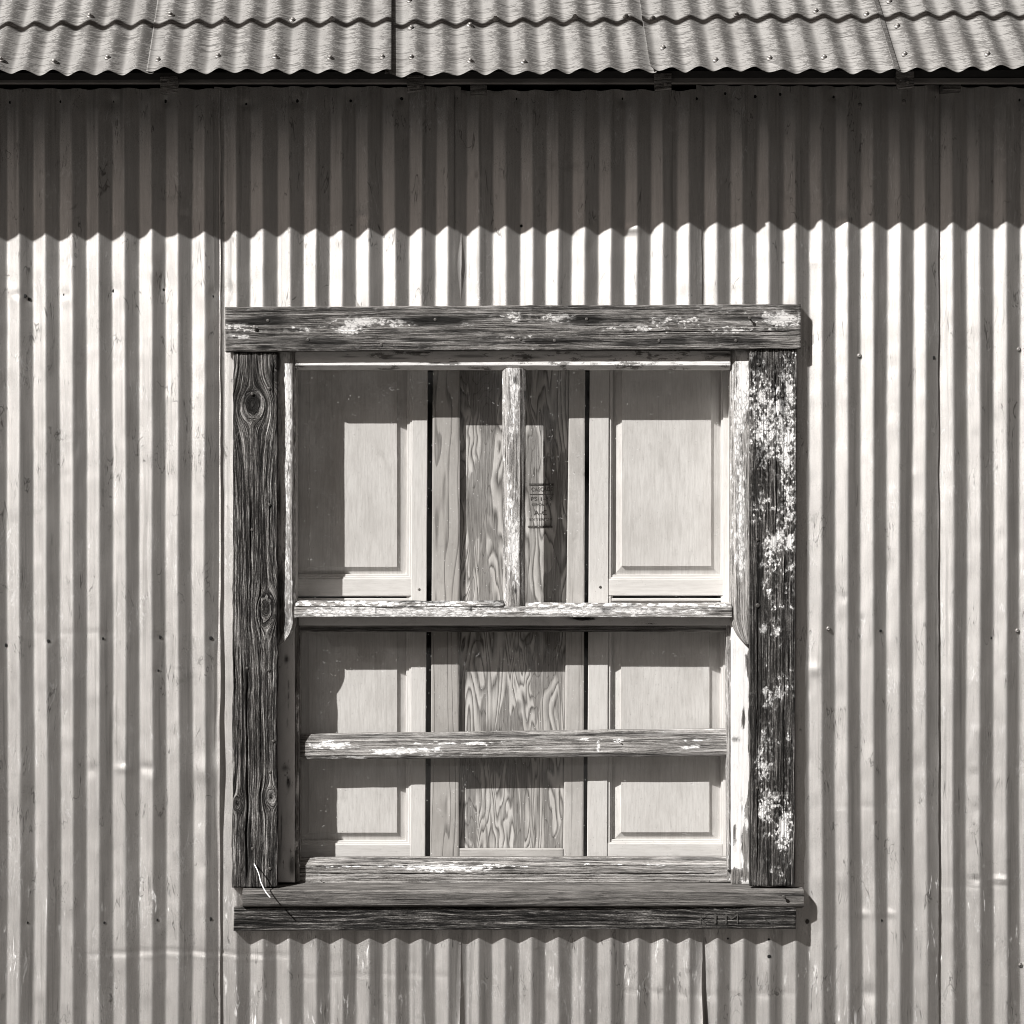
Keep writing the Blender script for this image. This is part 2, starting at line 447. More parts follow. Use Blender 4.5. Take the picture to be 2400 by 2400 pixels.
_seed = [0]
def board(name, parent, mat, quad, y0, thick, res=(.003, .0014), axis='h', knots=(), paint=0.0, blobs=(), stain_shade=(),
          disp=.0006, fr=200.0, edge=.002, wob=.0006, prof=None, warp=None, bow=.0, splits=(), gwave=.006, pnoise=.35, seed=None, lowf=.0):
    """quad = photo pixels tl,tr,br,bl of the face at depth y0; axis = grain direction"""
    _seed[0] += 1; sd_ = seed or _seed[0]
    (x0, t0), (x1, t1), (x2, t2), (x3, t3) = quad
    W = abs(((x1 + x2) - (x0 + x3)) / 2) * S; H = abs(((t2 + t3) - (t0 + t1)) / 2) * S
    ru, rv = res
    nx = max(3, int(W / (ru if axis == 'h' else rv))) + 1
    ny = max(3, int(H / (rv if axis == 'h' else ru))) + 1
    a = np.linspace(0, 1, nx)[None, :].repeat(ny, 0); b = np.linspace(0, 1, ny)[:, None].repeat(nx, 1)
    px = (x0 * (1 - a) + x1 * a) * (1 - b) + (x3 * (1 - a) + x2 * a) * b
    py = (t0 * (1 - a) + t1 * a) * (1 - b) + (t3 * (1 - a) + t2 * a) * b
    qx, qy = px.copy(), py.copy()
    if axis == 'h': u, v = a * W, b * H; L, Wd = W, H
    else: u, v = b * H, a * W; L, Wd = H, W
    vf = v / Wd
    # wavering edges
    w0 = ((fbm(u * 28, u * 0, sd_ + 5, 4) - .5) * 2 + (vn(u * 7, u * 0, sd_ + 2) - .5) * 1.5) * wob / S
    w1 = ((fbm(u * 28, u * 0, sd_ + 9, 4) - .5) * 2 + (vn(u * 7, u * 0, sd_ + 6) - .5) * 1.5) * wob / S
    sh = w0 * (1 - vf) + w1 * vf
    if axis == 'h': px2, py2 = px, py + sh
    else: px2, py2 = px + sh, py
    if warp is not None: px2, py2 = warp(px2, py2)
    # grain coordinate
    g = v + gwave * (fbm(u * 1.6, v * 9, sd_ + 20, 3) - .5) * 2 + .0012 * (vn(u * 16, v * 60, sd_ + 3) - .5)
    inside = np.zeros_like(g)
    for (kx, ky, R, asp) in knots:
        du, dv = ((qx - kx) * S, (qy - ky) * S) if axis == 'h' else ((qy - ky) * S, (qx - kx) * S)
        R = R * S
        r = np.sqrt((du / asp) ** 2 + dv ** 2) + 1e-6
        r = r * (1 + .18 * (vn(np.arctan2(dv, du / asp) * 1.5 + 9, r * 20, sd_) - .5))
        out = -dv * R * R / r ** 2
        kk = (R - r)
        gi = (g - dv) * 1.0 + kk * .55 + .004 * (fbm(du * 90, dv * 120, sd_ + 80, 2) - .5)
        g = np.where(r > R, g + out, gi)
        heart = np.exp(-(((du + .30 * R * asp) / (.55 * R * asp)) ** 2 + ((dv - .12 * R) / (.45 * R)) ** 2))
        inside = np.maximum(inside, np.clip(np.clip(1.0 - r / R, 0, 1) * .45 + 1.1 * heart, 0, 1))
    ring = fbm(u * 5, g * fr, sd_ + 30, 2)
    dy = (.62 - ring) * disp * 2.4
    dy = dy + (fbm(u * 3, v * 14, sd_ + 40, 2) - .5) * disp * 2.0
    dy = dy + inside * .002
    crk = np.zeros_like(g)
    for (c0, c1, off, w, dep) in splits:                 # along-grain splits: from..to (px along), px across, width px, depth m
        al = qx if axis == 'h' else qy; ac = qy if axis == 'h' else qx
        line = off + 3 * (vn(al * .02, al * 0, sd_ + 50) - .5) + 1.5 * (vn(al * .09, al * 0, sd_ + 51) - .5)
        env = np.clip(np.minimum(al - c0, c1 - al) / 40, 0, 1)
        m = np.clip(1 - np.abs(ac - line) / w, 0, 1) * env
        dy = dy + m * dep; crk = np.maximum(crk, m)
    de = np.minimum(np.minimum(a * W, (1 - a) * W), np.minimum(b * H, (1 - b) * H))
    e = np.clip(1 - de / edge, 0, 1)
    dy = dy + edge * (1 - np.sqrt(np.clip(1 - e * e, 0, 1))) * .9
    if prof is not None: dy = dy + prof(vf)
    if bow: dy = dy - bow * np.clip((u / L - .72) / .28, 0, 1) ** 1.5
    X, _, Z = P(px2, py2, y0)
    Y = y0 + dy
    n = ny * nx
    V = np.stack([X, Y, Z], -1).reshape(-1, 3)
    F = grid_faces(ny, nx)
    # masks
    pm = np.full_like(g, paint) + lowf * (fbm(u * 3.2, v * 22, sd_ + 60, 3) - .5) * 2
    for (bx, by, rx, ry, s_) in blobs:
        d = ((qx - bx) / rx) ** 2 + ((qy - by) / ry) ** 2
        pm = pm + s_ * np.exp(-d)
    pm = pm - inside * .6
    st = np.zeros_like(g)
    for (bx, by, rx, ry, s_) in stain_shade:
        d = ((qx - bx) / rx) ** 2 + ((qy - by) / ry) ** 2
        st = np.maximum(st, s_ * np.clip(1.7 * np.exp(-d * (1 + 1.4 * (fbm(u * 10, g * 160, sd_ + 70, 2) - .5))), 0, 1))
    st = np.maximum(st, crk * .9)
    st = np.clip(np.maximum(st, inside * .75), 0, 1)
    o3 = sd_ * 1.37
    gr = np.stack([u + o3, g + o3 * .31, v], -1).reshape(-1, 3)
    ms = np.stack([pm, st, inside], -1).reshape(-1, 3)
    # skirt to the back
    idx = np.arange(n).reshape(ny, nx)
    per = np.concatenate([idx[0, :], idx[1:, -1], idx[-1, -2::-1], idx[-2:0:-1, 0]])
    m = len(per)
    front = V[per].copy(); back = front.copy(); back[:, 1] = y0 + thick
    gA = gr[per].copy(); gB = gA.copy(); gB[:, 1] += thick; gB[:, 2] += thick
    mA = ms[per].copy(); mA[:, 1] *= .5
    V = np.concatenate([V, front, back]); gr = np.concatenate([gr, gA, gB]); ms = np.concatenate([ms, mA, mA])
    k = np.arange(m); k2 = (k + 1) % m
    sk = np.stack([n + k, n + k2, n + m + k2, n + m + k], -1)[:, ::-1]
    F = np.concatenate([F, sk[:, ::-1]])
    return mesh_obj(name, V, F, mat, parent, {'gr': gr, 'msk': ms})

def R4(x0, y0, x1, y1): return ((x0, y0), (x1, y0), (x1, y1), (x0, y1))

def tube(name, pts, r, mat, parent=None, n=8, caps=True):
    pts = [Vector(p) for p in pts]
    vs = []; fs = []
    for i, p in enumerate(pts):
        d = (pts[min(i + 1, len(pts) - 1)] - pts[max(i - 1, 0)]).normalized()
        a = d.cross(Vector((0, 1, .01))).normalized(); b = d.cross(a)
        for k in range(n):
            t = 2 * math.pi * k / n
            vs.append(tuple(p + a * r * math.cos(t) + b * r * math.sin(t)))
    for i in range(len(pts) - 1):
        for k in range(n):
            fs.append((i * n + k, i * n + (k + 1) % n, (i + 1) * n + (k + 1) % n, (i + 1) * n + k))
    fs.append(tuple(range(n - 1, -1, -1))); fs.append(tuple(range((len(pts) - 1) * n, len(pts) * n)))
    return mesh_obj(name, vs, fs, mat, parent)

# ------------------------------------------------------------------ ground
g = 400
gn = 40
gx, gy = np.meshgrid(np.linspace(-g, g, gn), np.linspace(g, -g, gn))
go = mesh_obj('ground', np.stack([gx, gy, gx * 0], -1), grid_faces(gn, gn), M_GROUND, smooth=False)
go['kind'] = 'structure'

# added unseen hill behind the camera: blocks low sky, darkens shade and reflections
ha = np.linspace(math.radians(-200), math.radians(20), 90)      # azimuth: -90 deg is straight behind the camera
hr = np.linspace(0, 1, 30)
A_, R_ = np.meshgrid(ha, hr)
low = np.exp(-((A_ + math.radians(140)) / math.radians(17)) ** 2)    # dip shaped to let sunward sky brighten the left-facing strips
rad = 24 + R_ * 50
hz = R_ ** .8 * (54 * (1 - .85 * low)) * (1 + .12 * (fbm(A_ * 5, R_ * 3, 200, 4) - .5)) + 1.2 * (fbm(A_ * 30, R_ * 12, 210, 3) - .5) * np.clip(R_ * 8, 0, 1) - .05
HV = np.stack([rad * np.cos(A_), rad * np.sin(A_), hz], -1)
ho = mesh_obj('sky_blocker_hill', HV, grid_faces(30, 90), M_HILL)
ho['kind'] = 'structure'

# ------------------------------------------------------------------ corrugated profile
PITCH = .0683
def corr(x, ridge, depth, pitch=PITCH, k=.90):
    """0 at a ridge, depth at a valley; nearly straight flanks, rounded crests"""
    c = np.cos(2 * np.pi * (x - ridge) / pitch)
    return depth * .5 * (1 - np.arcsin(k * c) / math.asin(k))

# ------------------------------------------------------------------ corrugated wall
wall = thing('corrugated_wall', 'upright corrugated galvanised metal wall around the old window', 'wall', (0, 0, 0))
# per sheet: left seam, right seam, first bright strip centre, strip spacing
SH = [(-140, 515, 30, 62.1), (515, 1081, 539, 62.1), (1081, 1646, 1109, 61.5), (1646, 2201, 1667, 61.3), (2201, 2560, 2220, 62.2)]
LIFT = [
    lambda py: 2.2 + 7 * np.exp(-((py - 1790) / 130) ** 2) + 2.5 * np.exp(-((py - 1560) / 70) ** 2),
    lambda py: 1.6 + 4.5 * np.exp(-((py - 620) / 60) ** 2) + 6 * np.clip((py - 2180) / 160, 0, 2.2),
    lambda py: 1.8 + 15 * np.clip((py - 2190) / 200, 0, 1.4),
    lambda py: 2.0 + 3.0 * np.exp(-((py - 1700) / 450) ** 2) + 2 * np.exp(-((py - 2150) / 90) ** 2),
    lambda py: 2.0 + 0 * py]
dents = []
dr = random.Random(5)
for _ in range(170):
    dents.append((dr.uniform(0, 2400), dr.uniform(560, 2400), dr.uniform(6, 16), dr.uniform(8, 26), dr.uniform(-.0013, .0013)))
for (dx, dy_, rx, ry, am) in [(480, 1810, 30, 26, -.0035), (465, 1870, 18, 60, .003), (555, 1785, 16, 10, -.002), (288, 1802, 20, 8, -.0025), (345, 1800, 18, 9, .0025),
                             (372, 655, 16, 40, .0035), (366, 640, 12, 20, -.003), (430, 505, 14, 9, .003), (850, 505, 16, 10, .0035), (1480, 535, 26, 8, -.004), (1985, 510, 20, 14, .004), (2310, 510, 18, 16, .004),
                             (2350, 2062, 26, 6, -.003), (2290, 2062, 14, 6, .003), (2020, 2144, 16, 7, -.0025), (2085, 2142, 14, 6, -.002), (1908, 1570, 14, 14, -.0025),
                             (1110, 400, 12, 16, .003), (1125, 415, 8, 10, -.003), (2040, 2330, 20, 18, .003), (215, 1805, 12, 14, .002), (40, 690, 10, 6, .002)]:
    dents.append((dx, dy_, rx, ry, am))
NAILS = [(22, 238), (140, 236), (267, 236), (385, 235), (503, 235), (575, 242), (695, 235), (821, 235), (941, 230), (1068, 229), (1209, 230), (1306, 209), (1458, 229),
         (1633, 230), (1700, 218), (1771, 224), (1829, 219), (1955, 225), (2191, 226), (2392, 232),
         (57, 693), (66, 700), (149, 690), (265, 681), (381, 678), (505, 681), (498, 694), (10, 1513), (112, 1503), (240, 1497), (373, 1494), (493, 1496), (370, 1572),
         (62, 2164), (243, 2164), (367, 2157), (492, 2155), (2065, 1479), (2194, 1472), (2324, 1496), (2067, 2159), (2193, 2165), (1707, 2202), (1803, 2242), (1802, 2202),
         (2189, 838), (2196, 2246), (1222, 528)]
for (a_, b_) in NAILS: dents.append((a_ + dr.uniform(-3, 3), b_ + dr.uniform(-3, 3), dr.uniform(9, 15), dr.uniform(8, 18), dr.uniform(.0006, .0022)))
def wall_extra(px, py):
    """bruises, buckles and nail dimples, metres towards the back"""
    o = .0014 * (fbm(px * .011, py * .0042, 3, 2) - .5) * 2 + .0005 * (vn(px * .05, py * .03, 8) - .5) * 2
    for (dx, dy_, rx, ry, am) in dents:
        o = o + am * np.exp(-((px - dx) / rx) ** 2 - ((py - dy_) / ry) ** 2)
    # pressed horizontal creases
    for (cy, x0, x1, am, w) in [(2236, 180, 700, .0016, 5), (2243, 300, 640, -.0012, 4), (1895, 1900, 2150, .0006, 4), (1480, 20, 300, .0006, 6), (2075, 2180, 2400, .0008, 5), (2290, 640, 1100, .0007, 5), (2330, 1400, 1900, .0007, 6)]:
        env = np.clip(np.minimum(px - x0, x1 - px) / 60, 0, 1)
        o = o + am * env * np.exp(-((py - cy - 5 * np.sin(px * .012)) / w) ** 2)
    return o
WDEPTH = .0134
wallY = {}
for i, (xa, xb, c0, sp) in enumerate(SH):
    lo = xa - (14 if i else 0)
    nx = int((xb - lo) / 3.1) + 1
    top = [207, 203, 210, 200, 203][i]
    ny = int((2560 - top) / 6.5) + 1
    px, py = np.meshgrid(np.linspace(lo, xb, nx), np.linspace(top, 2560, ny))
    pitch = sp * S
    drift = 3.0 * (fbm(py * .0022, py * 0, 40 + i, 2) - .5) + 5.0 * (vn(px * .012, py * .0016, 44 + i) - .5)
    ridge = (c0 + sp / 4 + drift) * S
    dep = WDEPTH * (1 + .12 * (fbm(px * .012, py * .002, 50 + i, 2) - .5))
    Y = corr(px * S, ridge, dep, pitch, .97)
    Y += wall_extra(px, py)
    under = np.clip((xa + 26 - px) / 26, 0, 1) if i else 0
    Y += .0032 * under
    lf = LIFT[i](py) * S * .9 + .0006 * fbm(py * .03, py * 0, 60 + i, 2)
    Y -= lf * np.clip((px - (xb - 24)) / 24, 0, 1) ** 1.6
    edgew = (vn(py * .012, py * 0, 70 + i) - .5) * 3.0 + (vn(py * .07, py * 0, 71 + i) - .5) * .8
    ex = px + edgew * np.clip((px - (xb - 12)) / 12, 0, 1)
    # torn sloping wedge low on two seams
    if i == 1: ex = ex - 3.0 * np.clip((py - 2200) / 200, 0, 1.5) * np.clip((px - (xb - 12)) / 12, 0, 1)
    topw = 3 * (vn(px * .015, px * 0, 80 + i) - .5) + 3 * np.cos(2 * np.pi * (px - c0) / sp) * .5
    py2 = py + topw * np.clip((top + 20 - py) / 20, 0, 1)
    X = (ex - 1200) * S; Z = ZC + (1200 - py2) * S
    cx = (px[:-1, :-1] + px[1:, 1:]) / 2; cy = (py[:-1, :-1] + py[1:, 1:]) / 2
    hole = (cx > 640) & (cx < 1768) & (cy > 815) & (cy < 2090)
    o = mesh_obj('wall_sheet', np.stack([X, Y, Z], -1), grid_faces(ny, nx, 0, ~hole), M_WALL, wall)
    wallY[i] = (lo, xb, c0 + sp / 4, sp, o)

def wall_at(px, py):
    for i in range(5):
        lo, xb, r, sp, o = wallY[i]
        if px <= xb: break
    y = float(corr(np.array(px * S), r * S, WDEPTH, sp * S, .93)) + float(wall_extra(np.array(float(px)), np.array(float(py))))
    return o, y
for (nx_, ny_) in NAILS:
    o, y = wall_at(nx_, ny_)
    X, _, Z = P(nx_, ny_, 0)
    nail((X, y - .0004, Z), o, M_HOLE, r=random.choice([.0038, .0044, .0050]) * (0.7 if ny_ in (694, 1572, 2202, 2246, 209) else 1), out=.0006, name='nail_hole')
for (nx_, ny_) in [(1942, 1474), (2386, 1479), (1893, 2162), (2016, 833), (2390, 818), (2395, 2265), (2118, 238), (2017, 244)]:
    o, y = wall_at(nx_, ny_)
    X, _, Z = P(nx_, ny_, 0)
    vs, fs = lathe_verts([(.0062, -.001), (.0062, .001), (.0045, .0016), (.004, .004), (.0025, .0048), (.0015, .0036)], 14)
    mesh_obj('screw_head', rot_to(vs, (0, -1, 0), (X, y, Z)), fs, M_SCREW if ny_ < 2000 else M_NAIL, o)

# dark room behind the wall, so that the gaps and the eave read black
def box_verts(x0, x1, y0, y1, z0, z1):
    v = [(x, y, z) for z in (z0, z1) for y in (y0, y1) for x in (x0, x1)]
    f = [(0, 2, 3, 1), (4, 5, 7, 6), (0, 1, 5, 4), (2, 6, 7, 3), (0, 4, 6, 2), (1, 3, 7, 5)]
    return v, f
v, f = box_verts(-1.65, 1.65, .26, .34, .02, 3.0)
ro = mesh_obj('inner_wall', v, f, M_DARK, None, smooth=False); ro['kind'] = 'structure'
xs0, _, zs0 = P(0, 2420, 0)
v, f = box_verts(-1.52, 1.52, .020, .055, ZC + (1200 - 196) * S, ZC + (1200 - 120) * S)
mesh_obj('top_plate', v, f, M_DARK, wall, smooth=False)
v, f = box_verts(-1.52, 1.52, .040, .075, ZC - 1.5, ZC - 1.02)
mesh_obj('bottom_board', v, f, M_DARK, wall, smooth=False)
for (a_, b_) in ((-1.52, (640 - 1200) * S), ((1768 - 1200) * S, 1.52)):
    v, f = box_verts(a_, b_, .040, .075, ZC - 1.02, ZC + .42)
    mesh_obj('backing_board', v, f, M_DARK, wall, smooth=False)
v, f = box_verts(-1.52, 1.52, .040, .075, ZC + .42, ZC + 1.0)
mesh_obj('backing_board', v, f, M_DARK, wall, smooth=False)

# ------------------------------------------------------------------ roof
roof = thing('metal_roofing', 'weathered corrugated metal roof whose eave overhangs the wall', 'roof', (0, 0, 0))
TH = math.radians(44)
O_ = .250
EX, EY, EZ = P(1200, 172, -O_)
SD = np.array([-.039, math.cos(TH), math.sin(TH)]); ND = np.array([0, -math.sin(TH), math.cos(TH)])
fE = (D - O_) / D
def roof_pt(x, t, h):
    x = np.asarray(x, float); t = np.asarray(t, float); h = np.asarray(h, float)
    return np.stack([x + SD[0] * t + 0 * h, EY + .0073 * x + SD[1] * t + ND[1] * h, EZ + .0045 * x + SD[2] * t + ND[2] * h], -1)
RSE = [(-1100, 345, 8.3), (345, 918, 581), (918, 1523, 0), (1523, 2095, 0), (2095, 2570, 0)]
crest0 = [581 - 65.5 * 8 + 4, 581, 1106 - 65.5 * 2, 1574, 2148]
RD = .0150
roof_sheets = []
for i, (xa, xb, _) in enumerate(RSE):
    lo = xa - (16 if i else 0); hi = xb + 16
    # which sheet is on top at each seam
    right_on_top = {1: True, 2: False, 3: True, 4: True}
    xl = lo if (i and not right_on_top[i]) else xa
    xr = hi if (i < 4 and right_on_top[i + 1]) else xb
    nx = int((xr - xl) / 3.0) + 1; ny = 190
    ax = np.linspace(xl, xr, nx); T = np.linspace(0, 1, ny) ** 1.15 * 1.35
    apx, t = np.meshgrid(ax, T[::-1])
    x = (apx - 1200) * S * fE
    rr = (crest0[i] - 1200) * S * fE
    am = RD * (1 + .35 * (fbm(x * 5, t * 1.5, 90 + i, 2) - .5))
    h = am - corr(x, rr, am, PITCH, .80)
    h = h + .004 * (fbm(x * 6, t * 3, 95, 2) - .5) * 2
    h = h + np.exp(-t / .03) * .006 * (fbm(x * 13, t * 0, 97, 3) - .5) * 2
    h = h + .0025 * (vn(x * 40, t * 10, 99) - .5) * np.exp(-t / .1)
    # each sheet dips a little differently at the eave
    h = h + [0.0, .002, -.003, .001, .004][i]
    if i and right_on_top[i]: h = h + .0035 * np.clip((xa + 30 - apx) / 30, 0, 1)
    if i < 4 and not right_on_top[i + 1]: h = h + .004 * np.clip((apx - (xb - 30)) / 30, 0, 1) ** 2
    if i == 2: h = h - .003 * np.clip((xa + 40 - apx) / 40, 0, 1)
    t2 = t - np.exp(-t / .02) * (.008 * (fbm(x * 9, t * 0, 101 + i, 3) - .5) * 2)
    pts = roof_pt(x, t2, h)
    ph = ((x - rr) / PITCH) % 1.0
    crest = .5 + .5 * np.cos(2 * np.pi * (ph - .08))
    gr = np.stack([x + i * 3.1 + .01 * np.sin(ph * 6.28), t2 + .006 * np.cos(2 * np.pi * ph) + .35 * i, x * 0], -1)
    ms = np.stack([crest, crest * 0, crest * 0], -1)
    # thin sheet with a real edge
    n = nx * ny
    V = pts.reshape(-1, 3); F = grid_faces(ny, nx)
    Vb = V - ND[None, :] * .0012
    per = np.arange(n).reshape(ny, nx)
    ed = np.stack([per[-1, :-1], per[-1, 1:], per[-1, 1:] + n, per[-1, :-1] + n], -1)
    ed2 = np.stack([per[1:, -1], per[:-1, -1], per[:-1, -1] + n, per[1:, -1] + n], -1)
    ed3 = np.stack([per[:-1, 0], per[1:, 0], per[1:, 0] + n, per[:-1, 0] + n], -1)
    F = np.concatenate([F, F[:, ::-1] + n, ed[:, ::-1], ed2[:, ::-1], ed3[:, ::-1]])
    gr2 = np.concatenate([gr.reshape(-1, 3)] * 2); ms2 = np.concatenate([ms.reshape(-1, 3)] * 2)
    o = mesh_obj('roof_sheet', np.concatenate([V, Vb]), F, M_ROOF, roof, {'gr': gr2, 'msk': ms2})
    roof_sheets.append((xa, xb, o, pts))
def roof_hit(apx, apy):
    """point of the roof surface nearest the given picture position"""
    best = None
    for (xa, xb, o, pts) in roof_sheets:
        q = pts.reshape(-1, 3)
        sxx = 1200 + q[:, 0] * D / (D + q[:, 1]) / S
        syy = 1200 - (q[:, 2] - ZC) * D / (D + q[:, 1]) / S
        d = (sxx - apx) ** 2 + (syy - apy) ** 2
        k = int(np.argmin(d))
        if best is None or d[k] < best[0]: best = (d[k], q[k], o)
    return best[1], best[2]
RS = [(c / 1.61, y / 1.61) for c, y in [(5, 226), (205, 233), (405, 219), (598, 228), (822, 213), (1040, 217), (1245, 219), (1445, 215), (1553, 215), (1775, 231),
      (340, 60), (643, 57), (853, 75), (1103, 78), (1250, 76), (1455, 62), (1553, 107), (1548, 3), (1775, 95), (1870, 70)]]
RS += [(1200 + c / 1.61, y / 1.61) for c, y in [(45, 236), (568, 183), (770, 226), (972, 219), (1178, 219), (1480, 205), (1795, 205), (238, 68), (432, 64), (533, 70), (848, 56), (1145, 45), (1335, 54), (1455, 101), (1427, 8)]]
for (ax_, ay_) in RS:
    q, o = roof_hit(ax_, ay_)
    ax2 = tuple((Vector(ND) + Vector((random.uniform(-.25, .25), random.uniform(-.2, .1), 0))).normalized())
    vs, fs = lathe_verts([(.0085, -.001), (.0085, .0012), (.0055, .0022), (.0048, .0030), (.0048, .0072), (.0030, .0086)], 14)
    mesh_obj('screw', rot_to(vs, ax2, q), fs, M_SCREW, o)

# sheathing board on the rafters, its edge just behind the rafter ends
def sloped(name, x0, x1, t0, t1, h0, h1, mat, parent, plumb=False, attr=True):
    vs = []
    for x in (x0, x1):
        for (t, h) in ((t0, h0), (t0, h1), (t1, h1), (t1, h0)):
            p = roof_pt(x, t, h)
            vs.append(p)
    vs = np.array(vs)
    f = [(0, 1, 2, 3), (7, 6, 5, 4), (0, 4, 5, 1), (1, 5, 6, 2), (2, 6, 7, 3), (3, 7, 4, 0)]
    gr = np.stack([vs[:, 0], vs[:, 2], vs[:, 2]], -1)
    return mesh_obj(name, vs, f, mat, parent, {'gr': gr, 'msk': vs * 0}, smooth=False)
sloped('eave_board', -2.6, 1.62, .030, .16, -.034, -.014, M_DARK, roof)  # near-black colour puts the shade under the eave into the boards
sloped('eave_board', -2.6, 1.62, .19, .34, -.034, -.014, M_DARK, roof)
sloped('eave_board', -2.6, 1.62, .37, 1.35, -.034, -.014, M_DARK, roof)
# fascia strip seen as a lighter line
x0_, y0_, z0_ = P(-100, 183, -.19); x1_, _, z1_ = P(2500, 194, -.19)
v, f = box_verts(-2.6, 1.62, -.192, -.170, z1_, z0_)
vv = np.array(v)
mesh_obj('fascia_strip', v, f, M_SHEATH, roof, {'gr': np.stack([vv[:, 0], vv[:, 2], vv[:, 2]], -1), 'msk': vv * 0}, smooth=False)
for (xa, xb, ya, yb) in [(374, 416, 172, 219), (953, 994, 176, 215), (1533, 1574, 172, 211), (2101, 2143, 165, 206)]:
    yr = -.218
    o = board('rafter_tail', roof, M_TAIL, ((xa, ya), (xb, ya - 1), (xb, yb - 3), (xa + 2, yb + 2)), yr, .012, (.003, .002), 'h', disp=.001, wob=.0014, edge=.003, fr=400)
    # the rafter itself runs back up under the roof
    X0, _, Z0 = P(xa + 1, ya, yr); X1, _, Z1 = P(xb - 1, yb - 2, yr)
    c = []
    for X in (X0, X1):
        for (yy, zz) in ((yr + .004, Z0), (yr + .004, Z1), (.3, Z1 + (.3 - yr) * math.tan(TH)), (.3, Z0 + (.3 - yr) * math.tan(TH) - .01)):
            c.append((X, yy, zz))
    c = np.array(c)
    mesh_obj('rafter', c, [(0, 1, 2, 3), (7, 6, 5, 4), (0, 4, 5, 1), (1, 5, 6, 2), (2, 6, 7, 3), (3, 7, 4, 0)], M_TAIL, roof, {'gr': c, 'msk': c * 0}, smooth=False)
    Xn, _, Zn = P(xa + (22 if xa < 500 else 27), (ya + yb) / 2 - 4 if xa < 500 else yb - 13, yr)
    nail((Xn, yr - .0002, Zn), o, M_NAILP, .0042, .001, 'nail_head')
for (xa, xb) in ((1102, 1141), (2210, 2253)):
    board('rafter_block', roof, M_TAIL, R4(xa, 196, xb, 218 if xa < 2000 else 212), -.03, .05, (.004, .003), 'h', wob=.0012, edge=.004)

# ------------------------------------------------------------------ window
win = thing('window', 'old double-hung window in weathered peeling timber casing', 'window', (0, 0, ZC - 1.0))

HN = [(628, 751), (722, 796), (1020, 749), (1375, 748), (1300, 798), (1756, 746), (1725, 798), (894, 808), (1545, 799), (1220, 795)]
head = board('header_casing', win, M_HEAD, ((527, 719), (1877, 713), (1877, 817), (528, 825)), -.021, .021, (.003, .0014), 'h',
    paint=.10, lowf=.20, disp=.0005, fr=210, wob=.0009, edge=.0022, gwave=.005,
    blobs=[(560, 765, 40.25, 11.25, 0.77), (560, 790, 34.5, 6.25, 0.67), (840, 757, 51.75, 17.5, 0.77), (815, 775, 25.3, 12.5, 0.72), (900, 752, 57.5, 7.5, 0.57), (940, 760, 46, 8.75, 0.47),
           (1090, 760, 34.5, 8.75, 0.52), (1200, 745, 28.75, 12.5, 0.67), (1310, 745, 46, 12.5, 0.67), (1590, 748, 80.5, 12.5, 0.57), (1720, 775, 69, 6.25, 0.52), (1835, 747, 51.75, 17.5, 0.97), (1500, 770, 92, 7.5, 0.52),
           (1240, 790, 69, 5, 0.42), (700, 770, 69, 10, 0.42)],
    stain_shade=[(600, 754, 69, 7.5, 1), (632, 752, 32.2, 10, 0.95), (665, 797, 80.5, 7.5, 0.6), (770, 801, 63.25, 7.5, 0.9), (1030, 751, 69, 10, 1), (1375, 750, 48.3, 10, 1), (1430, 752, 57.5, 5, 0.55),
            (990, 797, 51.75, 5, 0.85), (1120, 800, 57.5, 6.25, 0.65), (1300, 799, 69, 6.25, 0.9), (1090, 775, 46, 3.75, 0.75), (1560, 799, 63.25, 7.5, 0.95), (1680, 796, 46, 7.5, 0.6), (1745, 799, 51.75, 7.5, 0.9), (1750, 746, 55.2, 5, 0.85),
            (1470, 806, 23, 3.75, 0.85), (620, 814, 16.1, 5, 0.95), (1655, 795, 27.6, 5, 0.75)],
    splits=[(1500, 1877, 777, 2.0, .003), (527, 800, 730, 1.2, .0015), (900, 1400, 735, 1.3, .0015), (1200, 1700, 724, 1.2, .0015), (560, 1000, 812, 1.2, .0015), (1400, 1877, 786, 1.0, .001)])
for k, (a_, b_) in enumerate(HN):
    X, _, Z = P(a_, b_, -.021)
    nail((X, -.0212, Z), head, M_NAIL, .0042, .012 if (a_, b_) in ((1756, 746),) else .001, 'nail_head')
X, _, Z = P(597, 767, -.021); nail((X, -.0212, Z), head, M_NAILP, .0048, .006, 'nail_head')

cl = board('side_casing', win, M_CASL, ((546, 826), (650, 826), (650, 2080), (543, 2081)), -.016, .016, (.0028, .0013), 'v',
    knots=[(590, 950, 27, 1.35), (625, 1430, 20, 1.9), (635, 1870, 15, 1.6), (556, 1885, 12, 1.6), (655, 850, 22, 2.2)], paint=-.4, disp=.0019, fr=230, wob=.0016, edge=.003, gwave=.011,
    stain_shade=[(590, 935, 17, 30, .85), (640, 880, 8, 26, .8), (588, 1250, 4, 50, .8), (632, 1180, 5, 26, .6), (556, 1890, 14, 22, .6), (632, 1868, 18, 18, .55), (575, 1650, 5, 90, .7), (580, 2000, 9, 80, .9), (600, 1745, 30, 60, .2), (645, 1800, 4, 200, .5)],
    splits=[(1560, 2081, 579, 3.2, .006), (1150, 1420, 588, 2.2, .004), (830, 960, 642, 2.5, .004), (1300, 1900, 611, 1.8, .003), (1150, 1300, 632, 2, .003), (1900, 2081, 565, 1.5, .003), (1960, 2081, 612, 1.6, .003)])
for (a_, b_) in [(591, 923), (631, 911), (631, 1183), (591, 1242), (579, 1566), (630, 1571), (633, 1810), (592, 1989), (633, 2036), (641, 1737)]:
    X, _, Z = P(a_, b_, -.016); nail((X, -.0163, Z), cl, M_NAIL, .0040, .0012, 'nail_head')

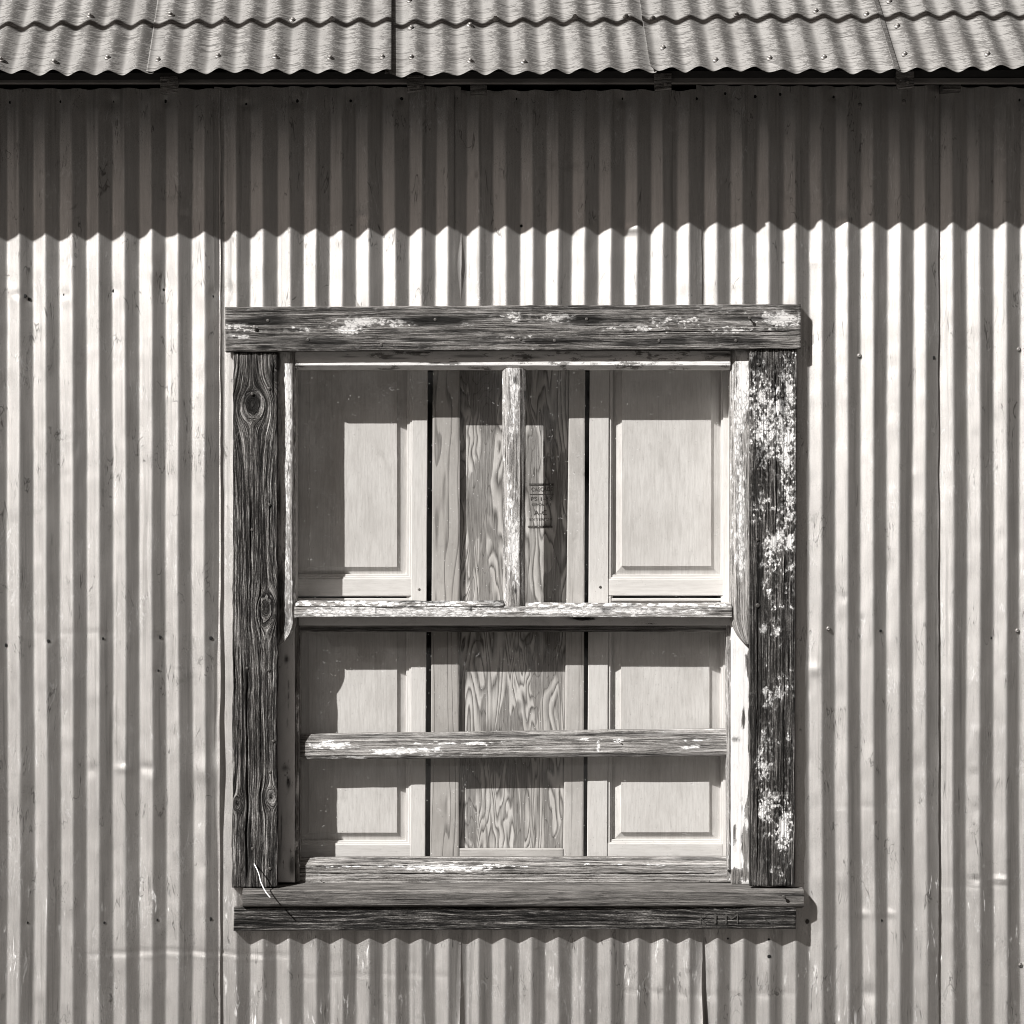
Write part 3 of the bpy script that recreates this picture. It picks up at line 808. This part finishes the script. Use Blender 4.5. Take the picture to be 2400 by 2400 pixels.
cr = board('side_casing', win, M_CASR, ((1757, 818), (1868, 817), (1862, 2076), (1757, 2077)), -.016, .016, (.0028, .0013), 'v',
    paint=.10, lowf=.34, disp=.0014, fr=330, wob=.0009, edge=.002, gwave=.003,
    blobs=[(1765 + random.random() * 92, 830 + random.random() * 1230, 4 + random.random() * 7, 5 + random.random() * 12, .35 + random.random() * .4) for _ in range(60)] + [(1775, 835, 21.78, 37.18, 0.302808), (1850, 870, 26.62, 85.8, 0.325748), (1790, 930, 48.4, 71.5, 0.348688), (1838, 850, 16.94, 42.9, 0.211048), (1800, 1010, 54.45, 64.35, 0.417508), (1850, 1000, 24.2, 85.8, 0.348688), (1840, 1050, 36.3, 57.2, 0.371628), (1775, 1060, 21.78, 42.9, 0.302808), (1860, 920, 12.1, 71.5, 0.256928),
           (1850, 1150, 21.78, 64.35, 0.47709), (1775, 1200, 26.62, 22.88, 0.44764), (1845, 1190, 21.78, 50.05, 0.44764), (1825, 1270, 36.3, 20.02, 0.53599), (1800, 1300, 16.94, 35.75, 0.47709), (1812, 1280, 19.36, 20.02, 0.38874), (1818, 1320, 14.52, 20.02, 0.44764), (1800, 1380, 19.36, 42.9, 0.41819), (1845, 1370, 16.94, 42.9, 0.32984), (1815, 1477, 24.2, 31.46, 0.65379),
           (1835, 1610, 36.3, 22.88, 0.44764), (1805, 1650, 21.78, 31.46, 0.47709), (1798, 1725, 16.94, 37.18, 0.50654), (1845, 1600, 12.1, 57.2, 0.32984), (1790, 1800, 24.2, 28.6, 0.44764), (1795, 1900, 19.36, 37.18, 0.47709), (1815, 1870, 29.04, 17.16, 0.38874), (1842, 1935, 21.78, 54.34, 0.59489), (1830, 1970, 14.52, 28.6, 0.38874), (1795, 1560, 14.52, 17.16, 0.27094)],
    stain_shade=[(1776, 853, 14, 20, .9), (1783, 1070, 12, 30, .8), (1775, 1130, 8, 60, .75), (1835, 880, 8, 60, .5), (1790, 860, 8, 14, .7), (1776, 1560, 18, 130, .55), (1776, 1410, 14, 60, .6), (1780, 1330, 10, 40, .7), (1838, 1500, 9, 60, .6), (1835, 930, 6, 40, .8), (1820, 1700, 28, 90, .5), (1790, 2000, 26, 60, .45), (1845, 1780, 12, 60, .4), (1772, 1720, 10, 70, .55), (1845, 2040, 18, 40, .4), (1833, 1172, 8, 18, .8)],
    splits=[(818, 1300, 1820, 1.8, .004), (1380, 2077, 1776, 1.8, .0035), (1500, 2077, 1838, 1.5, .003), (900, 1500, 1838, 1.2, .002), (1600, 2077, 1800, 1.3, .0025), (820, 1100, 1772, 1.2, .002), (1250, 1800, 1850, 1.2, .002)])
for (a_, b_, m_) in [(1778, 854, 1), (1834, 928, 1), (1780, 1138, 1), (1833, 1171, 1), (1775, 1265, 0), (1776, 1419, 2), (1775, 1847, 1), (1778, 1100, 0)]:
    X, _, Z = P(a_, b_, -.016); nail((X, -.0163, Z), cr, M_NAIL, .0040 if m_ < 2 else .0056, .0012, 'nail_head')

# sill: closed section swept along x
def sweep_x(name, sect, x0, x1, mat, parent, nx=520, disp=.0006, paint=-.3, stain_shade=(), knots=(), seed=3, wobz=.0):
    """sect: list of (y,z) from back-top round the nose to the back-bottom"""
    sect = np.array(sect, float)
    seg = np.r_[0, np.cumsum(np.hypot(*np.diff(sect, axis=0).T))]
    m = int(seg[-1] / .0016); s = np.linspace(0, seg[-1], m)
    yy = np.interp(s, seg, sect[:, 0]); zz = np.interp(s, seg, sect[:, 1])
    for _ in range(3):
        yy[1:-1] = (yy[:-2] + yy[2:] + 2 * yy[1:-1]) / 4; zz[1:-1] = (zz[:-2] + zz[2:] + 2 * zz[1:-1]) / 4
    ty = np.gradient(yy); tz = np.gradient(zz); l = np.hypot(ty, tz)
    ny_, nz_ = tz / l, -ty / l
    x = np.linspace(x0, x1, nx)
    X = x[None, :].repeat(m, 0); U = X - x0; Vv = s[:, None].repeat(nx, 1)
    g = Vv + .006 * (fbm(U * 1.6, Vv * 9, seed, 3) - .5) * 2
    ring = fbm(U * 5, g * 210, seed + 4, 2)
    d = (.6 - ring) * disp * 2 + (vn(U * 30, Vv * 40, seed + 8) - .5) * disp
    bowz = wobz * (vn(U * 3, U * 0, seed + 9) - .5)
    Y = yy[:, None] + ny_[:, None] * d; Z = zz[:, None] + nz_[:, None] * d + bowz
    st = np.zeros_like(g)
    ppx = X / S + 1200; ppz = 1200 - (Z - ZC) / S
    for (bx, bf, rx, rf, s_) in stain_shade:
        st = np.maximum(st, s_ * np.exp(-((ppx - bx) / rx) ** 2 - ((Vv / seg[-1] - bf) / rf) ** 2))
    ms = np.stack([np.full_like(g, paint), st, st * 0], -1).reshape(-1, 3)
    gr = np.stack([U + seed, g + seed * .3, Vv], -1).reshape(-1, 3)
    V = np.stack([X, Y, Z], -1).reshape(-1, 3)
    F = grid_faces(m, nx)
    n = m * nx; idx = np.arange(n).reshape(m, nx)
    caps = []
    cL = V[idx[:, 0]].mean(0); cR = V[idx[:, -1]].mean(0)
    # caps as strips from front edge to back edge
    V = np.concatenate([V, V[idx[:, 0]], V[idx[:, -1]]]); gr = np.concatenate([gr, gr[idx[:, 0]], gr[idx[:, -1]]]); ms = np.concatenate([ms, ms[idx[:, 0]], ms[idx[:, -1]]])
    for base, fl in ((n, 1), (n + m, 0)):
        for k in range(m // 2 - 1):
            q = [base + k, base + k + 1, base + m - 2 - k, base + m - 1 - k]
            caps.append(q if fl else q[::-1])
    F = np.concatenate([F, np.array(caps)])
    return mesh_obj(name, V, F, mat, parent, {'gr': gr, 'msk': ms})

def sz(py, y): return P(0, py, y)[2]
SY = -.030
sill = sweep_x('sill', [(.055, sz(2066, .055)), (SY + .006, sz(2086, SY)), (SY + .001, sz(2090, SY)), (SY, sz(2100, SY)), (SY + .001, sz(2121, SY)), (SY + .004, sz(2125, SY)), (.0, sz(2127, .0))],
    P(568, 0, SY)[0], P(1884, 0, SY)[0], M_SILL, win, stain_shade=[(1860, .62, 40, .02, .95), (1830, .60, 40, .015, .7), (640, .5, 40, .02, .5), (620, .62, 40, .015, .7), (1380, .6, 30, .04, .25), (1300, .1, 40, .03, .8), (700, .45, 90, .03, .35), (1650, .6, 60, .04, .3)], seed=5, wobz=.002)
X, _, Z = P(1836, 2100, SY); nail((X, SY - .0002, Z), sill, M_NAIL, .0045, .010, 'nail_head')
AY = -.019
apron = board('apron', win, M_APRON, ((548, 2127), (1865, 2124), (1864, 2176), (547, 2182)), AY, .019, (.003, .0012), 'h', paint=-.5, disp=.0008, fr=230, wob=.0007, edge=.0022, gwave=.016,
    knots=[(1130, 2116, 14, 5.0), (1700, 2105, 26, 4.0)], stain_shade=[(860, 2172, 30, 6, .5), (1290, 2150, 30, 5, .6), (700, 2140, 50, 5, .4), (1760, 2150, 30, 8, .4), (640, 2160, 30, 8, .3)],
    bow=.008, splits=[(560, 1100, 2146, 1.2, .002), (1000, 1700, 2158, 1.1, .002), (700, 1300, 2168, 1.1, .0015)])
X, _, Z = P(1790, 2150, AY - .006); nail((X, AY - .0062, Z), apron, M_NAIL, .0018, .012, 'nail_head')

# jambs, head of the frame
JY = .022
board('jamb', win, M_JAMB, R4(648, 820, 690, 2068), JY, .10, (.006, .003), 'v', paint=.85, lowf=.1, disp=.0002, wob=.0004, stain_shade=[(672, 1545, 4, 8, .9), (668, 1800, 6, 6, .7), (676, 1835, 5, 12, .8), (684, 2030, 5, 20, .8), (655, 2000, 3, 20, .5)], splits=[(1520, 1800, 675, .9, .001), (1880, 2000, 660, .8, .001)])
board('jamb', win, M_JAMB, R4(1714, 820, 1758, 2072), JY, .10, (.004, .002), 'v', paint=.95, lowf=.05, disp=.0003, wob=.0004,
      blobs=[(1752, 1560, 6, 30, -1.0), (1742, 1690, 4, 30, -.9), (1720, 2050, 30, 20, -1.3), (1745, 2000, 10, 60, -1.1), (1722, 1960, 5, 40, -.9), (1732, 1735, 5, 8, -.8), (1750, 1900, 5, 30, -.8), (1756, 1760, 3, 300, -.9)], stain_shade=[(1722, 1733, 8, 5, .7)],
      splits=[(1820, 2072, 1738, .9, .002)])
board('head_jamb', win, M_JAMB, R4(690, 815, 1714, 850), JY, .10, (.01, .004), 'h', paint=.7)
# stops in front of the lower sash
board('stop_bead', win, M_JAMB, R4(690, 1446, 700, 2066), .030, .02, (.006, .003), 'v', paint=.1, wob=.0003)
board('stop_bead', win, M_SASHD, R4(1704, 1500, 1714, 2040), .028, .02, (.006, .003), 'v', paint=.1, wob=.0003)

# ---- upper sash (outer)
us = part_empty('upper_sash', win)
UY = .0015
def horn_l(px, py):
    k = np.clip((py - 1462) / 50, 0, 1)
    w = 1 - .16 * np.sin(k * math.pi / 2) - .62 * k ** 2.2 - .12 * np.clip((k - .85) / .15, 0, 1)
    return 651 + (px - 651) * np.where(py > 1462, w, 1), py
def horn_r(px, py):
    k = np.clip((py - 1440) / 72, 0, 1)
    w = 1 - .35 * k ** 1.2 - .45 * k ** 3
    return 1758 + (px - 1758) * np.where(py > 1440, w, 1), py
def bevel(f0, d, side=1):
    """putty slope: from fraction f0 to the edge, drops d metres (side 1 = at v=1)"""
    def fn(v):
        q = v if side == 1 else 1 - v
        return np.where(q > f0, .0015 + d * np.clip((q - f0) / (1 - f0), 0, 1), 0)
    return fn
board('stile', us, M_SASH, ((650, 820), (692, 820), (692, 1513), (650, 1513)), UY, .030, (.003, .0012), 'v', paint=.55, lowf=.12, disp=.0004, wob=.0006, edge=.0015, warp=horn_l,
      prof=bevel(.86, .008), blobs=[(660, 1200, 8, 420, .6), (674, 950, 5, 120, .5), (672, 1480, 6, 60, .4), (684, 1100, 6, 300, -.25), (660, 1450, 12, 60, -.7)], stain_shade=[(658, 1380, 8, 60, .9), (664, 1460, 10, 40, .8), (652, 850, 6, 20, .8), (655, 1170, 3, 40, .8), (660, 1000, 2, 20, .6)])
board('stile', us, M_SASH, ((1712, 820), (1757, 820), (1757, 1510), (1712, 1510)), UY, .030, (.003, .0012), 'v', paint=.30, lowf=.30, disp=.0005, wob=.0006, edge=.0015, warp=horn_r, gwave=.010,
      prof=bevel(.75, .010, 0), blobs=[(1742, 880, 12, 60, .9), (1735, 980, 12, 60, .25), (1735, 1230, 9, 120, .35), (1735, 1430, 30, 60, -1.3), (1738, 1330, 8, 50, .3)], knots=[(1753, 985, 8, 3.0)])
board('rail', us, M_JAMB, R4(692, 822, 1712, 866), UY, .030, (.003, .0013), 'h', paint=.66, lowf=.12, disp=.0003, wob=.0005, edge=.0012, prof=bevel(.80, .009),
      blobs=[(1100, 852, 260, 3, -.25), (1600, 853, 90, 3, -.4)], stain_shade=[(1100, 835, 30, 3, .6), (1240, 838, 30, 3, .5), (1400, 836, 40, 2.5, .5), (1690, 830, 20, 4, .8), (820, 836, 20, 2, .5), (930, 840, 26, 2, .6)])
board('rail', us, M_SASH, R4(690, 1422, 1716, 1447), UY, .030, (.003, .0012), 'h', paint=.46, lowf=.22, disp=.0005, wob=.0007, edge=.0014,
      blobs=[(760, 1434, 60, 5, .25), (880, 1436, 80, 6, .3), (700, 1432, 26, 10, -.4), (1060, 1434, 100, 6, .15), (1300, 1432, 120, 5, .45), (1480, 1432, 90, 5, .4), (1620, 1434, 60, 6, .25), (1200, 1440, 40, 6, -.4), (1690, 1436, 26, 8, -.5)],
      stain_shade=[(881, 1430, 2, 8, .9), (1104, 1428, 3, 6, .9), (1420, 1430, 10, 6, .7)])
# putty fillet above the bottom rail, below the glass, one per pane
def strip(name, parent, x0, x1, ya, yb, yya, yyb, mat, wob=1.2, seed=1, n=160):
    """a sloping putty fillet: edge (ya at depth yya) to edge (yb at depth yyb), with thickness"""
    xs = np.linspace(x0, x1, n); K = 6
    V = []
    for k in range(K):
        f = k / (K - 1)
        py = ya * (1 - f) + yb * f + wob * ((vn(xs * .03, xs * 0, seed + (0 if f < .5 else 7)) - .5) * 2) * (abs(f - .5) * 2)
        yy = yya * (1 - f) + yyb * f + .0012 * (vn(xs * .02, xs * 0 + f * 2, seed + 3) - .5) * 2
        X, _, Z = P(xs, py, (yya + yyb) / 2)
        V.append(np.stack([X, yy + 0 * xs, Z], -1))
    V = np.array(V)
    back = V[-1].copy(); back[:, 1] = max(yya, yyb) + .004
    V = np.concatenate([V, back[None]])
    V = V.reshape(-1, 3)
    ms = np.zeros_like(V); ms[:, 0] = .55
    stp = np.clip((fbm(V[:, 0] * 9, V[:, 2] * 50, seed + 5, 2) - .55) * 5, 0, .85); ms[:, 1] = stp
    gr = np.stack([V[:, 0] + seed, V[:, 2] + V[:, 1], V[:, 2]], -1)
    return mesh_obj(name, V, grid_faces(K + 1, n), mat, parent, {'gr': gr, 'msk': ms})
strip('putty', us, 693, 1180, 1408, 1421, .0115, .000, M_SASHD, 1.0, 3)
strip('putty', us, 1232, 1714, 1413, 1422, .0115, .003, M_SASHD, 1.0, 9)
board('muntin', us, M_SASH, ((1177, 862), (1233, 862), (1231, 1422), (1179, 1422)), UY, .020, (.0025, .0010), 'v', paint=.30, lowf=.2, disp=.0006, wob=.0007, edge=.001,
      prof=lambda v: np.where(v < .25, .010 * (1 - v / .25) + .001, np.where(v > .76, .010 * (v - .76) / .24 + .001, 0)),
      blobs=[(1204, 920, 10, 40, .4), (1207, 1000, 12, 60, .15), (1198, 1200, 10, 90, .2), (1207, 1290, 12, 60, .6), (1205, 1080, 10, 30, -.5), (1205, 1405, 14, 14, -.6)], stain_shade=[(1206, 890, 3, 8, .9), (1208, 1385, 3, 6, .9), (1231, 925, 3, 12, .7), (1230, 1150, 3, 12, .7), (1182, 1250, 3, 60, .4)])
def pane(parent, x0, y0, x1, y1, y):
    vs = [P(x0, y0, y), P(x1, y0, y), P(x1, y1, y), P(x0, y1, y)]
    vs = [tuple(v) for v in vs] + [(v[0], v[1] + .003, v[2]) for v in vs]
    fs = [(0, 3, 2, 1)]
    return mesh_obj('glass_pane', vs, fs, M_GLASS, parent, smooth=False)
pane(us, 688, 858, 1186, 1420, .013)
pane(us, 1224, 858, 1718, 1420, .013)

# ---- lower sash (inner)
ls = part_empty('lower_sash', win)
LY = .043
board('stile', ls, M_SASHD, ((697, 1440), (703, 1440), (703, 2064), (697, 2064)), LY - .002, .03, (.006, .002), 'v', paint=.2, wob=.0003, edge=.001)
board('stile', ls, M_SASHD, ((1702, 1440), (1716, 1440), (1716, 2064), (1704, 2064)), LY - .002, .03, (.006, .002), 'v', paint=.3, wob=.0003, edge=.001)
board('rail', ls, M_JAMB, R4(690, 1425, 1716, 1466), LY - .006, .046, (.004, .002), 'h', paint=.9, disp=.0002, wob=.0004, edge=.001, blobs=[(1366, 1450, 26, 5, -1.3), (1500, 1462, 60, 2, -.6)], stain_shade=[(1366, 1450, 24, 4, .9), (690, 1455, 10, 10, .5)])
board('rail', ls, M_SASHD, R4(690, 1465, 1716, 1482), LY, .042, (.004, .0016), 'h', paint=-.3, disp=.0006, wob=.0009, edge=.001, prof=bevel(.15, .008), stain_shade=[(1200, 1473, 560, 9, .7)])  # full-length dark mark paints in the shade below the meeting rail
mid = board('rail', ls, M_SASHD, ((689, 1722), (1713, 1709), (1713, 1773), (689, 1781)), LY, .030, (.003, .0012), 'h', paint=-.02, lowf=.18, disp=.0005, wob=.0008, edge=.0012,
      prof=lambda v: np.where(v < .28, .009 * (1 - v / .28) + .0012, np.where(v > .82, .005 * (v - .82) / .18, 0)),
      blobs=[(770, 1745, 60, 9.6, 1.05), (900, 1762, 60, 7.2, 0.8), (960, 1758, 70, 7.2, 0.75), (990, 1742, 70, 3.6, 0.75), (1100, 1742, 50, 3.6, 0.75), (830, 1775, 40, 3.6, 0.65), (1402, 1750, 5, 16.8, 0.95), (1372, 1733, 26, 2.4, 0.75), (1452, 1736, 16, 4.8, 0.95), (1640, 1735, 40, 3.6, 0.85), (1620, 1750, 20, 4.8, 0.75), (1060, 1770, 60, 3.6, 0.55), (710, 1750, 12, 24, -0.3)],
      stain_shade=[(850, 1728, 120, 5, .55), (1150, 1727, 160, 5, .6), (1500, 1722, 180, 5, .6), (700, 1745, 14, 20, .4), (1100, 1777, 120, 3, .6), (1500, 1770, 200, 3, .45), (960, 1775, 20, 3, .7)])  # left-end mark paints in casing shade; long marks darken bevel and lower edge
board('rail', ls, M_SASHD, ((689, 2012), (1717, 2010), (1717, 2068), (689, 2072)), LY, .030, (.003, .0012), 'h', paint=-.05, lowf=.12, disp=.0005, wob=.0007, edge=.0012,
      prof=lambda v: np.where(v < .25, .009 * (1 - v / .25) + .0012, 0), blobs=[(800, 2031, 120, 3, .5), (1060, 2034, 110, 9, 1.1), (980, 2030, 160, 3, .6), (1120, 2044, 60, 5, .3), (1200, 2029, 60, 2, .7), (1540, 2028, 40, 3, .5), (1600, 2045, 20, 2, .5), (740, 2050, 40, 3, .5), (1440, 2026, 200, 2, .3)],
      stain_shade=[(1100, 2016, 100, 3, .6), (860, 2020, 80, 3, .5), (1400, 2016, 120, 3, .5), (1640, 2013, 60, 3, .7)], splits=[(712, 1717, 2048, 1.1, .004), (690, 1717, 2030, .9, .0015)])
pane(ls, 694, 1474, 1712, 1730, .064)
pane(ls, 694, 1770, 1710, 2020, .064)

# small nails, bent sprigs
for (a_, b_, y_, par) in [(752, 2064, LY, ls), (1662, 2066, LY, ls), (1450, 1738, LY, ls)]:
    X, _, Z = P(a_, b_, y_); nail((X, y_ - .001, Z), mid, M_NAIL, .0018, .008, 'nail_head', axis=(0.1, -1, .5))

# pressed letters on the apron
def text_mesh(name, body, px, py, hpx, y, mat, parent, spacing=1.0, offset=0.0, wpx=None):
    cu = bpy.data.curves.new(name, 'FONT'); cu.body = body; cu.size = 1.0; cu.align_x = 'LEFT'; cu.space_character = spacing
    cu.offset = offset; cu.extrude = .0
    tmp = bpy.data.objects.new(name, cu); COL.objects.link(tmp)
    dg = bpy.context.evaluated_depsgraph_get(); dg.update()
    me = bpy.data.meshes.new_from_object(tmp.evaluated_get(dg))
    bpy.data.objects.remove(tmp)
    n = len(me.vertices); co = np.zeros(n * 3, np.float32); me.vertices.foreach_get('co', co); co = co.reshape(-1, 3)
    mn, mx = co.min(0), co.max(0)
    sy = hpx / (mx[1] - mn[1]); sx = sy if wpx is None else wpx / (mx[0] - mn[0])
    qx = px + (co[:, 0] - mn[0]) * sx; qy = py + hpx - (co[:, 1] - mn[1]) * sy
    X, _, Z = P(qx, qy, y)
    off = origin_of(parent)
    out = np.stack([X - off.x, np.full(n, y) - off.y, Z - off.z], -1).astype(np.float32)
    me.vertices.foreach_set('co', out.ravel()); me.materials.clear(); me.materials.append(mat); me.update()
    o = bpy.data.objects.new(name, me); return link(o, parent)
for ch, x_, w_ in (('K', 1640, 15), ('I', 1674, 5), ('M', 1700, 30)):
    text_mesh('pressed_letter', ch, x_, 2143, 21, AY - .0062, M_CARVE, apron, offset=-.018, wpx=w_)

# ------------------------------------------------------------------ what stands behind the glass
def flat(name, parent, mat, x0, y0, x1, y1, y, thick, axis='v', res=(.008, .004), wob=.0002, edge=.0015, prof=None, gwave=.004, knots=(), stain_shade=(), splits=(), quad=None):
    return board(name, parent, mat, quad or R4(x0, y0, x1, y1), y, thick, res, axis, paint=-1, disp=.00005, wob=wob, edge=edge, prof=prof, gwave=gwave, knots=knots, stain_shade=stain_shade, splits=splits)
def raised(name, parent, mat, ox0, oy0, ox1, oy1, fx0, fy0, fx1, fy1, yo, yf, step=.0025):
    """raised field with mitred bevels and a crisp step round the field"""
    V = []
    def ring(x0, y0, x1, y1, y): V.extend([P(x0, y0, y), P(x1, y0, y), P(x1, y1, y), P(x0, y1, y)])
    ring(ox0, oy0, ox1, oy1, yo); ring(fx0, fy0, fx1, fy1, yf + step); ring(fx0 + .6, fy0 + .6, fx1 - .6, fy1 - .6, yf)
    F = []
    for r in (0, 1):
        for k in range(4):
            k2 = (k + 1) % 4
            F.append((r * 4 + k, (r + 1) * 4 + k, (r + 1) * 4 + k2, r * 4 + k2))
    F.append((8, 11, 10, 9))
    V = np.array(V)
    gr = np.stack([V[:, 2], V[:, 0] + .01 * V[:, 2], V[:, 0]], -1)
    return mesh_obj(name, V, F, mat, parent, {'gr': gr, 'msk': V * 0}, smooth=False)

# left door
dl = thing('cabinet_door', 'pale raised-panel door behind the left side of the glass, beside the narrow dark-grained plank', 'door', (P(850, 0, .12)[0], .12, ZC - 1.0), 'panelled doors standing behind the window')
raised('raised_panel', dl, M_BIRCH, 690, 780, 957, 1351, 725, 815, 931, 1329, .123, .109, .005)
raised('raised_panel', dl, M_BIRCH, 690, 1405, 956, 1973, 724, 1440, 931, 1952, .123, .109, .005)
mould = lambda v: np.where(v < .14, .007, np.where(v < .24, .003, 0)) 
flat('stile', dl, M_BIRCHR, 953, 770, 1003, 2060, .1035, .022, 'v', (.01, .001), prof=mould, edge=.0012, quad=((955, 770), (1003, 770), (996, 2060), (950, 2060)))
flat('stile', dl, M_BIRCHR, 652, 770, 694, 2060, .1035, .022, 'v', (.01, .002))
flat('rail', dl, M_BIRCHR, 693, 1346, 966, 1398, .1042, .020, 'h', (.01, .001), prof=lambda v: np.where(v < .12, .006, np.where(v < .2, .002, np.where(v > .97, .006, 0))), edge=.001)
flat('rail', dl, M_BIRCHR, 693, 1402, 966, 1408, .1080, .016, 'h', (.01, .002), edge=.0008)
flat('rail', dl, M_BIRCHR, 693, 1971, 962, 2060, .1042, .020, 'h', (.01, .001), prof=lambda v: np.where(v < .06, .006, np.where(v < .1, .002, 0)), edge=.001)
X, _, Z = P(982, 1381, .1035); nail((X, .1032, Z), dl, M_NAILP, .0036, .0012, 'dowel_plug')
# right door
drr = thing('cabinet_door', 'pale raised-panel door behind the right side of the glass, beside the black gap', 'door', (P(1560, 0, .12)[0], .12, ZC - 1.0), 'panelled doors standing behind the window')
raised('raised_panel', drr, M_BIRCH, 1436, 770, 1693, 1351, 1457, 805, 1667, 1327, .117, .1025, .005)
raised('raised_panel', drr, M_BIRCH, 1434, 1405, 1690, 1971, 1455, 1440, 1663, 1951, .117, .1025, .005)
mouldr = lambda v: np.where(v > .93, .008, np.where(v > .84, .003, np.where(v > .81, .006, 0)))
flat('stile', drr, M_BIRCHR, 1380, 770, 1437, 2060, .0985, .022, 'v', (.01, .001), prof=mouldr, edge=.0012, quad=((1383, 770), (1438, 770), (1434, 2060), (1376, 2060)))
flat('stile', drr, M_BIRCHR, 1690, 770, 1712, 2060, .0985, .022, 'v', (.01, .001), prof=lambda v: np.where(v < .2, .004, 0), edge=.001)
flat('door_edge', drr, M_PINE2, 1712, 770, 1745, 2060, .0965, .02, 'v', (.01, .002), edge=.001)
flat('rail', drr, M_BIRCHR, 1424, 1347, 1694, 1397, .0995, .018, 'h', (.01, .001), prof=lambda v: np.where(v < .12, .006, np.where(v < .2, .002, np.where(v > .97, .006, 0))), edge=.001)
flat('rail', drr, M_BIRCHR, 1428, 1402, 1692, 1408, .1030, .014, 'h', (.01, .002), edge=.0008)
flat('rail', drr, M_BIRCHR, 1420, 1968, 1692, 2060, .0995, .018, 'h', (.01, .001), prof=lambda v: np.where(v < .06, .006, np.where(v < .1, .002, 0)), edge=.001)
X, _, Z = P(1407, 1376, .0985); nail((X, .0982, Z), drr, M_NAIL, .0036, .0012, 'dowel_plug')

pl1 = flat('plank', None, M_PINE, 1013, 770, 1078, 2060, .098, .014, 'v', (.004, .0025), quad=((1015, 770), (1079, 770), (1075, 2060), (1008, 2060)), gwave=.012, knots=[(1044, 1150, 8, 6), (1048, 1900, 8, 5)])
pl1['label'] = 'narrow pine plank with dark cathedral grain between the left door and the plywood'; pl1['category'] = 'plank'; pl1['group'] = 'planks standing behind the window'
ply = flat('plywood_board', None, M_PLY, 1076, 770, 1336, 1992, .1125, .012, 'v', (.006, .004), quad=((1080, 770), (1336, 770), (1320, 1995), (1074, 1995)))
ply['label'] = 'sheet of wavy-figured plywood with a faded ink grade stamp behind the central muntin'; ply['category'] = 'plywood board'
pl2 = flat('plank', None, M_PINE2, 1334, 770, 1371, 2060, .099, .012, 'v', (.004, .0025), quad=((1336, 770), (1372, 770), (1367, 2060), (1319, 2060)), knots=[(1372, 1115, 9, .6), (1346, 1265, 5, .45), (1372, 990, 4, .5)],
           stain_shade=[(1346, 1266, 11, 3, .95), (1345, 1990, 22, 28, .55), (1330, 1975, 8, 20, .7), (1326, 2000, 6, 30, .7)])
pl2['label'] = 'pale pine plank with knots between the plywood and the black gap'; pl2['category'] = 'plank'; pl2['group'] = 'planks standing behind the window'
stp = flat('batten', None, M_PINE2, 1077, 1989, 1319, 2040, .096, .012, 'h', (.006, .003))
stp['label'] = 'short pale wooden batten lying across the foot of the plywood'; stp['category'] = 'batten'

# grade stamp: ink printed on the plywood
IY = .1113
def ink_bar(x0, y0, x1, y1):
    vs = [P(x0, y0, IY), P(x1, y0, IY), P(x1, y1, IY), P(x0, y1, IY)]
    mesh_obj('stamp_rule', vs, [(0, 3, 2, 1)], M_INK, ply, smooth=False)
text_mesh('stamp_text', 'CASCADE', 1245, 1142, 9, IY, M_INK, ply, 1.0, 0, 51)
text_mesh('stamp_text', 'PS 1-83', 1244, 1164, 9, IY, M_INK, ply, 1.0, 0, 49)
text_mesh('stamp_text', 'GROUP 1', 1246, 1179, 6, IY, M_INK, ply, 1.0, 0, 45)
text_mesh('stamp_text', 'A-C', 1251, 1196, 11, IY, M_INK, ply, 1.0, 0, 31)
text_mesh('stamp_text', 'EXTERIOR', 1241, 1214, 6, IY, M_INK, ply, 1.0, 0, 54)
ink_bar(1240, 1133, 1298, 1138); ink_bar(1241, 1157.5, 1298, 1159); ink_bar(1238, 1232, 1295, 1237)

# ------------------------------------------------------------------ loose wire on the left casing
wp = [(596, 2025, -.019), (598, 2029, -.030), (603, 2038, -.036), (608, 2052, -.040), (611, 2067, -.046), (618, 2082, -.056), (625, 2094, -.062), (634, 2104, -.070)]
pts = []
for k in range(len(wp) - 1):
    for q in range(5):
        f_ = q / 5
        pts.append(P(*[wp[k][j] * (1 - f_) + wp[k + 1][j] * f_ for j in range(3)]))
pts.append(P(*wp[-1]))
for _ in range(3):
    pts = [pts[0]] + [tuple((pts[i - 1][j] + 2 * pts[i][j] + pts[i + 1][j]) / 4 for j in range(3)) for i in range(1, len(pts) - 1)] + [pts[-1]]
wr = tube('bent_wire', pts, .0016, M_WIRE)
wr['label'] = 'short bent white wire sticking out of the foot of the left casing'; wr['category'] = 'wire'

# ------------------------------------------------------------------ overhead cable that throws the thin shadow on the roof
qa, _ = roof_hit(40, 66); qb, _ = roof_hit(2360, 32)
qa, qb = Vector(qa), Vector(qb)
dirc = (qb - qa)
A = qa + SUN * 1.15 - dirc * 1.2; B = qb + SUN * 1.15 + dirc * 1.2
cb = tube('overhead_cable', [tuple(A.lerp(B, k / 24)) for k in range(25)], .0135, M_CABLE, n=10)
cb['label'] = 'black overhead cable whose thin shadow runs across the roof'; cb['category'] = 'cable'
